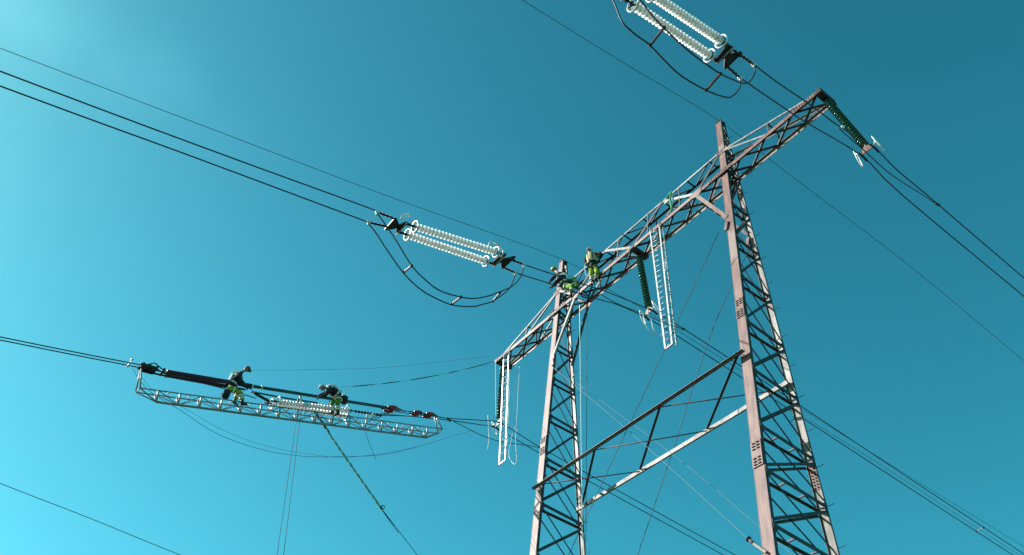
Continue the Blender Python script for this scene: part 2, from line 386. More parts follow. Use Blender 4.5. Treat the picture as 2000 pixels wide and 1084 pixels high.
# bottom plane X lattice
nodes = [-9.8, -8.65, -7.4, -6.15, -4.95, -3.8, -2.55, -1.28, 0, 1.28, 2.55, 3.8, 4.95, 6.15, 7.4, 8.65, 9.8]
for i in range(len(nodes)-1):
    a, b = nodes[i], nodes[i+1]
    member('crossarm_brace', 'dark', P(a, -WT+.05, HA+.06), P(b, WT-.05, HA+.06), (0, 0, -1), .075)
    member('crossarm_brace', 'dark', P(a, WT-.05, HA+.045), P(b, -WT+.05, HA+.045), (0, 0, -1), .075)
# big W in the two side faces
for fb in (-1, 1):
    W = [(-5.2, 1), (-3.8, 0), (-1.87, 1), (0, 0), (1.87, 1), (3.8, 0), (5.2, 1)]
    for (xa, ta), (xb, tb) in zip(W[:-1], W[1:]):
        A = P(xa, fb*YT, ZT-.04) if ta else P(xa, fb*(WT-.03), HA+.05); B = P(xb, fb*YT, ZT-.04) if tb else P(xb, fb*(WT-.03), HA+.05)
        member('web_diagonal', 'pale' if fb < 0 and ta and not tb else 'dark', A, B, (0, -1, 0), .125)  # front face: lit and shaded members painted as pale and dark steel
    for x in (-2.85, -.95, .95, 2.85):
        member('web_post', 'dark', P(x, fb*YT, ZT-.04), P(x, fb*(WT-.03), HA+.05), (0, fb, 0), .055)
    for sx in (-1, 1):
        for xa, xb in ((7.55, 7.55), (6.35, 6.35), (8.7, 8.7)):
            if xa == 7.55: member('web_post', 'dark', P(sx*xa, fb*topy(xa), topz(xa)-.03), P(sx*xb, fb*(WT-.03), HA+.05), (0, fb, 0), .06)
        member('web_diagonal', 'pale', P(sx*5.3, fb*YT, ZT-.06), P(sx*7.45, fb*(WT-.03), HA+.07), (0, -1, 0), .075)
for i, x in enumerate((-4.6, -3.3, -1.87, -.62, .62, 1.87, 3.3, 4.6)):
    member('top_strut', 'dark', P(x, -YT, ZT-.03), P(x, YT, ZT-.03), (0, 0, -1), .06)
tn = (-4.6, -3.3, -1.87, -.62, .62, 1.87, 3.3, 4.6)
for i in range(len(tn)-1):
    s_ = 1 if i % 2 else -1
    member('top_strut', 'dark', P(tn[i], -YT*s_, ZT-.045), P(tn[i+1], YT*s_, ZT-.045), (0, 0, -1), .05)
for sx in (-1, 1):
    member('top_strut', 'dark', P(sx*7.55, -topy(7.55), topz(7.55)-.03), P(sx*7.55, topy(7.55), topz(7.55)-.03), (0, 0, -1), .055)
    # knee braces
    for fb in (-1, 1):
        MB().brace(P(sx*3.78, fb*(WT+.01), HA-.08), V((sx*(mx(25.9)-.1), sp_(25.9, fb) - (.02 if fb < 0 else 0), 25.9)), (0, -1, 0) if fb < 0 else (1, 0, 0), .15 if sx > 0 or fb > 0 else .11).build('knee_brace', ('pink' if sx > 0 else 'pale') if fb < 0 else 'dark', tower)
        g = MB(); c = P(sx*3.78, fb*WT - .02, HA)
        g.plate([c + V((-.28, 0, .16)), c + V((.28, 0, .16)), c + V((.34, 0, -.10)), c + V((.1, 0, -.28)), c + V((-.25, 0, -.12))], (0, 1, 0), .016)
        g.build('gusset_plate', 'pink', tower)
        g = MB(); c = V((sx*mx(30.3), sp_(30.3, fb) - .03, 30.3))
        g.plate([c + V((-.3, 0, .1)), c + V((.3, 0, .1)), c + V((.22, 0, -.16)), c + V((-.22, 0, -.16))], (0, 1, 0), .014)
        g.build('gusset_plate', 'pink' if fb < 0 else 'dark', tower)
        if fb < 0:
            bb = MB()
            for zz in (-.06, .05): boltrow(bb, c + V((-.24, -.012, zz)), c + V((.24, -.012, zz)), 6, (0, -1, 0))
            bb.build('bolt_heads', 'bolt', tower)['kind'] = 'stuff'
        # lug for the crossed guys
        lug = MB(); c = V((sx*(mx(25.4)), sp_(25.4, fb) - .03, 25.4)); lug.bar(c + V((-sx*.1, 0, .2)), c + V((-sx*.2, -.02, -.22)), .13, .05, (0, 1, 0)); lug.build('guy_lug', 'pink', tower)
# hanger beams at the two tips and the middle
for x in (-T+.06, 0, T-.06):
    MB().bar(P(x, -WT-.03, HA+.0), P(x, WT+.10, HA+.0), .26, .14).build('hanger_beam', 'dark', tower)
for x in (-T+.02, T-.02):
    MB().bar(P(x, -WT-.02, HA+.11), P(x, WT+.04, HA+.11), .2, .05).build('end_plate', 'dark', tower)
# the lateral truss between the masts
HB = 18.79; YB = 1.0
xl, xr = -mx(HB)-.1, mx(HB)+.1
MB().bar((xl, -YB-.1, HB), (xr, -YB-.1, HB), .155, .016).bar((xl, -YB-.02, HB+.06), (xr, -YB-.02, HB+.06), .016, .11).build('truss_chord', 'dark', tower)
MB().bar((xl, -YB-.115, HB-.034), (xr, -YB-.115, HB-.034), .014, .05).build('truss_rib', 'pink', tower)
MB().angle((xl, YB+.04, HB-.09), (xr, YB+.04, HB-.09), (0, -1, 0), (0, 0, 1), .07, .014, .21).build('truss_chord', 'pale', tower)
F = [4.9, 1.55, -1.7, -4.6]; B_ = [4.5, 1.7, -1.56, -4.75]
for a, b in ((F[0], B_[1]), (F[1], B_[2]), (F[2], B_[3])):
    member('truss_brace', 'dark', (a, -YB-.05, HB+.03), (b, YB-.02, HB+.03), (0, 0, -1), .085)
for a, b in ((F[1], B_[0]), (F[2], B_[1]), (F[3], B_[2])):
    MB().tube([(a, -YB-.05, HB-.03), (b, YB-.02, HB-.03)], .02, 8).build('truss_tie', 'pink', tower)
rest.build('mast_bracing', 'dark', tower)['kind'] = 'stuff'

# ------------------------------------------------------------------ insulators
def disc_profile(r=.14, core=.05):
    return [(0, .035), (.0, core), (.055, core+.002), (.07, core-.005), (.078, core+.02), (.092, r*.72), (.112, r*.97), (.124, r), (.134, r*.98), (.128, r*.8), (.135, r*.76), (.124, r*.56), (.132, r*.5), (.12, r*.3), (.13, .02), (.17, .016)]
DISC = {}
def discs(parent, a, b, n, kind, r=.14):
    """n disc units as parts, sharing one mesh per string direction"""
    a, b = V(a), V(b); d = (b - a).normalized(); L = (b - a).length; step = L / n
    prof = [(h*step/.17, q) for h, q in disc_profile(r, .092 if kind == 'white' else .045)]
    r = r*1.04 if kind == 'white' else r
    first = MB().lathe((0, 0, 0), d, prof, 18)
    me = None; o0 = V(WORLD_ORG[parent.name])
    for i in range(n):
        if me is None:
            mb = first; me = bpy.data.meshes.new('insulator_disc'); me.from_pydata(mb.v, [], mb.f); me.update()
            for p in me.polygons: p.use_smooth = True
            bm_ = bmesh.new(); bm_.from_mesh(me); bmesh.ops.recalc_face_normals(bm_, faces=bm_.faces); bm_.to_mesh(me); bm_.free()
            me.materials.append(MT[kind])
        o = bpy.data.objects.new('insulator_disc', me); COL.objects.link(o); o.parent = parent
        o.location = a + d*(i*step) - o0
    MB().tube([a - d*.02, b + d*.02], .02, 6).build('pin_rod', 'rod' if kind == 'white' else 'black', parent)

PH = {'right': T+.45, 'middle': .15, 'left': -T+.12}
def suspension(x0, dxy, label, horn=True):
    top = P(x0, 0, HA - .07); bot = V((x0 + dxy[0], dxy[1], HA - 3.42))
    t = thing('suspension_insulator', top, label, 'insulator', 'green suspension insulator strings under the crossarm')
    d = (bot - top).normalized()
    MB().bar(top, top + d*.2, .05, .12).ring(top + d*.13, (1, 0, 0), .07, .018, 12, 5).build('shackle', 'black', t)
    discs(t, top + d*.18, bot, 18, 'green', .15)
    MB().bar(bot, bot + d*.14, .06, .04).build('clevis', 'bright', t)
    c = bot + d*.12
    MB().plate([c + V((0, 0, .05)) + V((-.06, 0, 0)), c + V((.06, 0, .05)), c + V((.25, 0, -.17)), c + V((.22, 0, -.25)), c + V((-.22, 0, -.25)), c + V((-.25, 0, -.17))], (0, 1, 0), .03).build('yoke_plate', 'pink', t)
    ends = []
    for s_ in (-1, 1):
        q = c + V((s_*.225, 0, -.33)); ends.append(q)
        cl = MB(); cl.tube([q + V((0, -.22, -.035)), q + V((0, -.1, .02)), q + V((0, .1, .02)), q + V((0, .22, -.035))], .04, 8); cl.bar(q + V((0, 0, .1)), q, .05, .08); cl.build('suspension_clamp', 'black', t)
        hn = MB(); hc = q + V((s_*.16, .02, .10)); hn.ring(hc, (1, 0, .1*s_), .095, .019, 30, 7, 3.7, (0, .42, -.9)); hn.build('arcing_ring', 'bright', t)
        MB().tube([q + V((s_*.02, .02, .12)), hc + V((0, -.1, .2))], .014, 5).build('ring_arm', 'bright', t)
    return ends
endA = suspension(T-.06, (.5, .28), 'green glass suspension insulator string leaning out from the high outer tip of the crossarm')
endB = suspension(0, (.2, .16), 'green glass suspension insulator string under the middle of the crossarm beside the long ladder')
endC = suspension(-T+.06, (.10, .06), 'green glass suspension insulator string hanging behind the ladder at the low crossarm tip')

def tension(pairs, label, nd, yokes=True, rad=.14):
    """pairs: two strings ((start, end)) ; returns nothing"""
    (a0, a1), (b0, b1) = pairs
    t = thing('tension_insulator_set', (a0 + b0)/2, label, 'insulator', 'double strings of clear glass insulators in the line')
    d = ((a1 - a0) + (b1 - b0)).normalized(); side = (a0 - b0).normalized(); nrm = d.cross(side).normalized()
    if nrm.z < 0: nrm = -nrm
    for p0, p1 in pairs:
        discs(t, p1, p0, nd, 'white', rad)
        for q, s_ in ((p0, -1), (p1, 1)):
            MB().ring(q + d*.02*s_, d, .19, .03, 22, 7).build('grading_ring', 'bright', t)
            k = MB(); k.tube([q, q + d*.34*s_], .025, 6)
            for j in range(3): k.ring(q + d*(.08+.1*j)*s_, side if j % 2 else nrm, .05, .016, 10, 5)
            k.bar(q - side*.19, q + side*.19, .02); k.build('ball_link', 'black', t)
    for e0, e1, s_ in ((a0, b0, -1), (a1, b1, 1)) if yokes else ():
        m0 = e0 + d*.34*s_; m1 = e1 + d*.34*s_; mid = (m0 + m1)/2
        y = MB(); y.plate([m0 + side*.07, m1 - side*.07, m1 - side*.07 + d*.08*s_, mid + d*.2*s_ - side*.06, mid + d*.2*s_ + side*.06, m0 + side*.07 + d*.08*s_], nrm, .05)
        y.plate([mid + d*.16*s_ + side*.05, mid + d*.16*s_ - side*.05, m1 - side*.08 + d*.42*s_, m1 - side*.08 + d*.5*s_, m0 + side*.08 + d*.5*s_, m0 + side*.08 + d*.42*s_], nrm, .05)
        y.bar(m0 + nrm*.05, m1 + nrm*.05, .05, .06)
        y.build('yoke_plate', 'black', t)
        MB().bar(m0 + side*.08 + d*.06*s_ - nrm*.06, m1 - side*.08 + d*.06*s_ - nrm*.06, .03, .07).build('yoke_edge', 'pale', t)
    return t, d, side, nrm
def deadend(t, p0, p1, name='deadend_sleeve'):
    """compression clamp from the yoke to the conductor end"""
    p0, p1 = V(p0), V(p1); d = (p1 - p0).normalized(); L = (p1-p0).length
    k = MB(); k.tube([p0, p0 + d*L*.92], .035, 8)
    n = max(3, int(L/.12))
    for i in range(n): k.ring(p0 + d*L*(i+.5)/n, d, .045, .014, 10, 5)
    k.build(name, 'black', t)
    MB().ball(p1 - d*.02, .075, 10).tube([p1, p1 - V((0, 0, .16)) - d*.03], .03, 6).build('jumper_terminal', 'bright', t)

# middle phase
xB = .15; up_, lo_ = xB+.22, xB-.22
tb, dB, sB, nB = tension(((onX(812, 443, up_), onX(968, 492, up_)), (onX(797, 459, lo_), onX(948, 510, lo_))),
                         'double string of bright clear glass insulators mid frame above its hanging jumper loop', 23)
yb = [onX(773, 428, up_), onX(757, 443, lo_), onX(996, 506, up_), onX(979, 520, lo_)]
jB0u, jB0l, jB1u, jB1l = onX(736, 414, up_), onX(719, 434, lo_), onX(1024, 517, up_), onX(1007, 533, lo_)
for a, b in zip(yb, (jB0u, jB0l, jB1u, jB1l)): deadend(tb, a, b)
hb = MB(); c = onX(965, 495, up_+.1); hb.tube(smooth([c + V((0, -.25, .1)), c + V((0, -.2, .45)), c + V((0, .1, .55)), c + V((0, .35, .4)), c + V((0, .3, .05))], 6), .03, 7); hb.build('arcing_horn', 'bright', tb)
hb = MB(); c = onX(783, 427, up_); hb.tube(smooth([c, c + V((0, .05, .25)), c + V((.02, .18, .40)), c + V((.03, .27, .36)), c + V((.02, .16, .2)), c + V((0, .03, .03))], 6), .026, 7); hb.build('arcing_horn', 'bright', tb)

# right (outer, near) phase
xA = T + .45; au, al = xA+.22, xA-.22
ta, dA, sA, nA = tension(((onX(1290-15, -9, au), onX(1408, 80, au)), (onX(1238, 10, al), onX(1385, 108, al))),
                         'double string of bright clear glass insulators cut off by the upper edge of the photo', 23)
for a, b in ((onX(1432, 98, au), onX(1472, 126, au)), (onX(1420, 130, al), onX(1446, 153, al))): deadend(ta, a, b)
A0u, A0l = onX(1226, -34, au), onX(1184, -20, al)
jA0u, jA0l = onX(1190, -60, au), onX(1150, -45, al)
for a, b in ((A0u, jA0u), (A0l, jA0l)): deadend(ta, a, b)
hb = MB(); c = onX(1408, 85, au); hb.tube(smooth([c + V((0, -.2, .05)), c + V((0, -.12, .25)), c + V((0, .1, .26)), c + V((0, .22, .05))], 5), .04, 8); hb.build('arcing_horn', 'black', ta)

# left phase, hanging over the working beam
xC = -T + .1; cu, cl_ = xC+.2, xC-.2
tc, dC, sC, nC = tension(((onX(545, 785, cu), onX(678, 801, cu)), (onX(532, 789, cl_), onX(674, 812, cl_))),
                         'double string of clear glass insulators low over the long grey working beam', 22, False, .10)
k = MB(); a, b = onX(497, 768, xC), onX(526, 784, xC); k.tube([a, b], .028, 7)
for i in range(7): k.ring(a.lerp(b, (i+.5)/7), (1, 0, 0) if i % 2 else (0, .3, 1), .06, .018, 12, 5)
k.build('chain_link', 'black', tc)
k = MB(); a, b = onX(692, 803, xC), onX(745, 811, xC); k.tube([a, b], .025, 7)
for i in range(9): k.ring(a.lerp(b, (i+.5)/9), (1, 0, 0) if i % 2 else (0, .3, 1), .055, .018, 12, 5)
k.build('chain_link', 'black', tc)
for u, v_ in ((718, 812), (728, 811)): MB().ball(onX(u, v_, xC+.1), .09, 10, (.8, .8, 1.2)).build('corona_ball', 'bright', tc)

# ------------------------------------------------------------------ conductors
def wire(name, pts, r, m, label, cat, group=None, ext0=None, ext1=None, k=4, sag=.0):
    pts = [V(p) for p in pts]
    if ext0:
        d = (pts[0] - pts[1]).normalized(); P0 = pts[0]
        pts = [P0 + d*ext0*q + V((0, 0, 1))*(ext0*q)**2*sag for q in (1, .5, .2)] + pts
    if ext1:
        d = (pts[-1] - pts[-2]).normalized(); P1 = pts[-1]
        pts = pts + [P1 + d*ext1*q + V((0, 0, 1))*(ext1*q)**2*sag for q in (.2, .5, 1)]
    return tag(MB().tube(smooth(pts, k), r, 7).build(name, m), label, cat, group)
def px(lst, x): return [onX(u, v, x) for u, v in lst]
RC = .021
G1 = 'twin conductors of the power line'
wire('conductor', [jA0u, onX(1155, -84, au)], RC, 'alu', 'upper black conductor of the twin leaving over the upper edge of the photo', 'power cable', G1, ext1=70, sag=.0008)
wire('conductor', [jA0l, onX(1115, -68, al)], RC, 'alu', 'lower black conductor of the twin leaving over the upper edge of the photo', 'power cable', G1, ext1=70, sag=.0008)
wire('conductor', px([(1475, 128), (1517, 160), (1586, 207), (1638, 246)], au) + [endA[1]] + px([(1752, 332), (1833, 400), (1999, 542)], au), RC, 'alu',
     'upper conductor below the high crossarm tip with the clamped cable joint', 'power cable', G1, ext1=80, sag=.0006)
wire('conductor', px([(1448, 154), (1548, 222), (1576, 240)], al) + [endA[0]] + px([(1760, 379), (1999, 578)], al), RC, 'alu',
     'lower black conductor crossing the high crossarm tip down to the right edge', 'power cable', G1, ext1=80, sag=.0006)
wire('conductor', [jB0u] + px([(715, 404), (430, 300), (0, 139)], up_), RC, 'alu', 'upper conductor of the twin from the upper left edge to the clear insulators', 'power cable', G1, ext1=70, sag=.0008)
wire('conductor', [jB0l] + px([(695, 425), (360, 300), (0, 168)], lo_), RC, 'alu', 'lower conductor of the twin from the upper left edge to the clear insulators', 'power cable', G1, ext1=70, sag=.0008)
wire('conductor', [jB1u] + px([(1090, 539), (1139, 555), (1190, 572)], up_) + [endB[1]] + px([(1336, 643), (1450, 717), (1561, 791), (1921, 1030)], up_), RC, 'alu',
     'upper conductor from the left mast top behind the long ladder to the lower right', 'power cable', G1, ext1=90, sag=.0006)
wire('conductor', [jB1l] + px([(1068, 552), (1163, 583), (1206, 595)], lo_) + [endB[0]] + px([(1316, 652), (1440, 732), (1568, 817), (1907, 1038)], lo_), RC, 'alu',
     'lower conductor from the left mast top behind the long ladder to the lower right', 'power cable', G1, ext1=90, sag=.0006)
wire('conductor', px([(850, 812), (874, 817), (942, 821)], cu) + [endC[1]] + px([(1049, 870), (1140, 921), (1436, 1084)], cu), RC, 'alu',
     'upper black conductor from the red hoists past the low crossarm tip behind the left mast', 'power cable', G1, ext1=90, sag=.0006)
wire('conductor', px([(848, 817), (900, 824), (940, 830)], cl_) + [endC[0]] + px([(1048, 882), (1140, 934), (1413, 1084)], cl_), RC, 'alu',
     'lower black conductor from the red hoists past the low crossarm tip behind the left mast', 'power cable', G1, ext1=90, sag=.0006)
wire('conductor', px([(300, 719), (271, 712), (0, 658)], cu), RC, 'alu', 'upper black conductor from the left edge to the end of the grey working beam', 'power cable', G1, ext1=70, sag=.0008)
wire('conductor', px([(300, 724), (258, 715), (0, 664)], cl_), RC, 'alu', 'lower black conductor from the left edge to the end of the grey working beam', 'power cable', G1, ext1=70, sag=.0008)
# dead conductor tails under tension tools
wire('conductor', px([(745, 811), (800, 813), (848, 818)], xC+.05), .018, 'alu', 'short black cable between the ball ended chain and the red hoists', 'power cable')
# bypass cables laid along the bundles at the suspension clamps
G2 = 'bypass cables beside the suspension clamps'
wire('bypass_cable', px([(1638, 250), (1660, 270), (1687, 293), (1738, 339), (1801, 380), (1833, 401)], xA+.02), .017, 'alu', 'bowed black cable below the high insulator string joining the upper conductor', 'power cable', G2)
wire('bypass_cable', px([(1161, 567), (1203, 592), (1256, 613), (1292, 628), (1336, 644)], xB), .017, 'alu', 'bowed black cable beneath the middle green insulator string beside the ladder', 'power cable', G2)
wire('bypass_cable', px([(876, 818), (900, 830), (940, 850), (980, 863), (1048, 873), (1070, 882)], xC), .017, 'alu', 'sagging black cable below the low crossarm tip passing behind the short ladder', 'power cable', G2)
wire('pilot_line', px([(1560, 808), (1720, 908), (1990, 1084)], .1), .010, 'rope_t', 'thin teal line between the twin conductors in the lower right corner', 'rope', ext1=60)
# earth wires
wire('earth_wire', [onX(1020, 0, MS), onX(1215, 121, MS), V((MS, -.05, HP+.24)), onX(1560, 355, MS), onX(1780, 522, MS), onX(2000, 705, MS)], .012, 'alu', 'thin earth wire over the peak of the tall right mast', 'earth wire', 'earth wires over the mast peaks', ext0=70, ext1=80, sag=.0005)
wire('earth_wire', [onX(0, 94, -MS), onX(440, 262, -MS), onX(760, 384, -MS), V((-MS, 0, HP+.24)), onX(1182, 562, -MS), onX(1270, 612, -MS), onX(1560, 795, -MS)], .012, 'alu', 'thin earth wire over the peak of the left mast beside the workers', 'earth wire', 'earth wires over the mast peaks', ext0=60, ext1=80, sag=.0005)
wire('distant_wire', [onX(0, 944, -20), onX(170, 1010, -20), onX(352, 1084, -20)], .014, 'alu', 'single thin wire alone in the bottom left corner of the sky', 'power cable', ext0=60, ext1=60, sag=.0005)
# clamps and spacers
def clamp(p, q, label, name='bundle_spacer'):
    m = MB(); m.bar(p, q, .03); m.ball(p, .055, 8); m.ball(q, .055, 8)
    return tag(m.build(name, 'black'), label, 'spacer', 'spacers on the conductors')
clamp(onX(1921, 1030, up_), onX(1907, 1038, lo_), 'small spacer bar between the twin conductors near the lower right corner')
clamp(onX(1833, 400, au), onX(1829, 398, au), 'small clamp joining two cables right of the high insulator string')
clamp(onX(1336, 643, up_), onX(1332, 642, up_), 'small clamp joining two cables just right of the long ladder')
clamp(onX(874, 817, cu), onX(878, 822, cl_), 'small clamp on the cables right of the working beam')
m = MB(); p = onX(1288, 609, up_); m.ball(p, .06, 8); m.bar(p, p + V((0, 0, -.12)), .04); tag(m.build('vibration_damper', 'black'), 'black damper weight on the conductor left of the long ladder', 'damper', 'dampers on the conductors')
m = MB(); p = onX(1646, 248, au); m.ball(p, .06, 8); m.bar(p, p + V((0, 0, -.12)), .04); tag(m.build('vibration_damper', 'bright'), 'pale damper weight on the conductor beside the high green insulator string', 'damper', 'dampers on the conductors')

# jumper loops
def jumper(label, outer, inner, xo, xi, bars):
    t = thing('jumper_loop', onX(*outer[0], xo), label, 'jumper cable', 'twin jumper loops below the clear insulators')
    po = smooth(px(outer, xo), 8); pi = smooth(px(inner, xi), 8)
    MB().tube(po, .022, 7).build('jumper_cable', 'alu', t); MB().tube(pi, .022, 7).build('jumper_cable', 'alu', t)
    for (u0, v0), (u1, v1) in bars:
        a, b = onX(u0, v0, xo), onX(u1, v1, xi)
        MB().bar(a, b, .045, .07).ball(a, .055, 8).ball(b, .055, 8).build('spacer_bar', 'dark', t)
jumper('twin black jumper loop sagging below the middle clear insulators',
       [(719, 436), (732, 452), (757, 490), (787, 532), (815, 560), (842, 578), (881, 595), (920, 599), (940, 595), (964, 587), (994, 564), (1007, 535)],
       [(737, 417), (748, 432), (770, 464), (803, 517), (830, 546), (860, 568), (900, 580), (925, 583), (950, 579), (968, 573), (1000, 559), (1017, 540), (1023, 520)],
       lo_, up_, [((789, 531), (804, 519)), ((882, 594), (900, 580)), ((963, 588), (976, 572))])
jumper('twin black jumper loop sagging below the clear insulators at the upper edge',
       [(1150, -45), (1170, -35), (1197, 0), (1215, 42), (1242, 68), (1270, 89), (1324, 143), (1379, 176), (1418, 190), (1431, 187), (1444, 173), (1447, 156)],
       [(1190, -60), (1215, -40), (1250, 0), (1272, 28), (1297, 55), (1342, 97), (1383, 128), (1411, 146), (1438, 158), (1455, 163), (1466, 157), (1475, 140), (1474, 128)],
       al, au, [((1270, 88), (1297, 54)), ((1379, 176), (1407, 144))])

# ------------------------------------------------------------------ guys and ropes
G3 = 'crossed guy ropes between the masts'
wire('guy_rope', [V((-mx(25.2), -my(25.2), 25.3)), onY(1225, 839, -.9), onY(1464, 1055, -1.25), onY(1490, 1079, -1.3)], .0065, 'rope_t', 'pale guy rope from the left mast front to the bracket low on the right mast', 'guy rope', G3)
wire('guy_rope', [V((-mx(25.2), my(25.2)+.1, 25.2)), onY(1311, 885, 1.0), onY(1482, 1028, 1.2)], .0065, 'rope_t', 'pale guy rope from the rear of the left mast crossing the white truss chord', 'guy rope', G3, ext1=6)
wire('guy_rope', [onX(1404, 453, mx(25.2)), onY(1299, 681, -.75), onY(1225, 838, -.98), onY(1144, 1012, -1.2)], .012, 'rope_d', 'dark guy wire from the right mast passing the foot of the long ladder', 'guy rope', G3, ext1=4)
wire('guy_rope', [V((mx(25.2), my(25.2)+.1, 25.2)), onY(1393, 640, .75), onY(1316, 875, 1.05), onY(1267, 1020, 1.2)], .012, 'rope_d', 'dark guy wire from the rear of the right mast down to the bottom edge', 'guy rope', G3, ext1=12)
t = thing('guy_tensioner', onY(1466, 1057, -1.25), 'dark and pink guy turnbuckle bracket low on the right mast', 'turnbuckle')
a, b = onY(1462, 1053, -1.25), onY(1474, 1063, -1.27); MB().tube([a, b], .045, 8).ring(a, b-a, .06, .02, 12, 6).build('thimble', 'dark', t)
MB().bar(b, onY(1499, 1080, -1.28), .13, .06).build('bracket', 'pink', t)

def hang(name, pts, r, m, label, group=None, k=5): return wire(name, pts, r, m, label, 'rope', group, k=k)
def toground(p, q):
    d = q - p; n = 0
    r_ = q.copy()
    while r_.z > gz(r_.x, r_.y) + .02 and n < 400: r_ = r_ + d.normalized()*.25; n += 1
    return r_
G4 = 'pair of thin ropes from the working beam to the ground'
for (u0, v0), (u1, v1), dx, lb in (((580, 812), (541, 1084), -.1, 'thin pale rope dropping from the working beam, left one of its pair'), ((588, 800), (554, 1084), .1, 'thin pale rope dropping from the working beam, right one of its pair')):
    a, b = onX(u0, v0, xC+dx), onX(u1, v1, xC+dx); hang('hand_line', [a, a.lerp(b, .5), b, toground(a, b)], .012, 'rope_t', lb, G4, 3)
t = thing('pulley_block', onX(587, 780, xC), 'small grey pulley block hung under the teal pole above the pair of ropes', 'pulley')
c = onX(587, 784, xC); MB().ring(c, (1, 0, .2), .11, .04, 16, 6).build('sheave', 'black', t); MB().bar(onX(587, 774, xC), c, .06, .10).build('cheek_plate', 'bright', t); MB().bar(c, onX(589, 794, xC), .05, .05).build('hook', 'bright', t)
a, b = onX(614, 803, xC-.1), onX(744, 991, xC-.1)
def spiral(a, b, n, amp, ph, N=120):
    a, b = V(a), V(b); d = (b-a).normalized(); u = d.orthogonal().normalized(); v = d.cross(u); o = []
    for i in range(N+1):
        q = i/N; an = 2*math.pi*n*q + ph; o.append(a.lerp(b, q) + (u*math.cos(an) + v*math.sin(an))*amp*(1 if .02 < q < .97 else .4) + V((0, 0, -.25))*4*q*(1-q)*.15)
    return o
t = thing('twisted_sling', a, 'twisted green and pale web sling hanging slantwise below the working beam', 'sling')
MB().tube(spiral(a, b, 9, .024, 0), .021, 6).build('green_strand', 'sling', t); MB().tube(spiral(a, b, 9, .024, math.pi), .021, 6).build('pale_strand', 'sling_p', t)
MB().tube([a, a.lerp(b, .22)], .042, 7).build('sling_eye', 'teal', t)
MB().ball(b, .07, 8, (.7, .7, 1)).ring(b + V((0, .08, .05)), (1, 0, 0), .07, .02, 12, 5).build('shackle', 'black', t)
c2 = onX(815, 1084, xC-.1); hang('tag_line', [b, b.lerp(c2, .5) + V((0, 0, -.08)), c2, toground(b, c2)], .012, 'rope_d', 'dark rope running from the end of the twisted sling to the bottom edge', None, 4)
hang('slack_cord', px([(258, 718), (275, 745), (300, 770), (350, 800), (420, 845), (500, 875), (580, 890), (660, 892), (760, 886)], xC-.15) + px([(866, 858)], xC), .008, 'rope_d', 'thin slack cord sagging under the working beam, lower of the two', 'slack cords under the working beam')
hang('slack_cord', px([(263, 717), (300, 763), (365, 800), (440, 842), (520, 871), (600, 886), (680, 893)], xC+.1) + px([(800, 876), (930, 838)], xC), .006, 'rope_t', 'thin slack cord sagging under the working beam, upper of the two', 'slack cords under the working beam')
hang('tail_cord', px([(712, 838), (722, 868), (735, 899)], xC), .009, 'rope_d', 'short dark cord dangling below the working beam right of the twisted sling')
hang('signal_line', [onX(489, 723, xC), onX(600, 722, xC+.02), onX(760, 717, xC), onX(955, 696, xC)], .006, 'rope_t', 'hair thin line from the bending worker to the low crossarm tip')
# taped line from crossarm tip to second worker
t = thing('taped_line', P(-T, -WT, HA), 'dashed dark line taped in lengths from the low crossarm tip to the worker', 'rope')
a, b = P(-T-.05, -WT-.05, HA), onX(664, 756, xC); mid = [a.lerp(b, q) + V((0, 0, -.9))*4*q*(1-q)*.32 for q in [i/24 for i in range(25)]]
MB().tube(mid, .006, 5).build('cord', 'rope_t', t)
for i0, i1 in ((0, 5), (6.2, 8), (9.5, 14), (15.5, 18.2), (19.2, 22.3)):
    q0 = [a.lerp(b, q/24) + V((0, 0, -.9))*4*(q/24)*(1-q/24)*.32 for q in (i0, (i0+i1)/2, i1)]
    MB().tube(q0, [.012, .022, .018], 6).build('tape_length', 'rope_d', t)
# ropes by the left mast
a, b = onY(1132, 596, -.35), onY(1138, 1084, -.35); hang('hand_line', [a, a.lerp(b, .5), b, toground(a, b)], .013, 'rope_w', 'white rope hanging plumb from the small wheel beside the left mast', 'ropes beside the left mast', 3)
a, b = onY(1147, 600, .42), onY(1144, 1084, .42); hang('hand_line', [a, a.lerp(b, .5), b, toground(a, b)], .011, 'rope_d', 'dark rope hanging plumb right of the white rope beside the left mast', 'ropes beside the left mast', 3)
t = thing('hanging_pulley', onY(1141, 574, -.35), 'dark spoked rope wheel hung from the crossarm beside the worker', 'pulley')
c = onY(1141, 576, -.3); R_ = .19
MB().ring(c, (.35, .2, .9), R_, .03, 22, 7).build('rim', 'black', t)
k = MB()
for i in range(3):
    an = math.pi*i/3; d = V((.35, .2, .9)).normalized(); u = d.orthogonal().normalized(); v = d.cross(u); q = (u*math.cos(an) + v*math.sin(an))*R_; k.bar(c-q, c+q, .025)
k.ball(c, .05, 8); k.build('spokes', 'black', t); MB().bar(c, onY(1139, 557, -.3), .03).build('hanger', 'black', t)
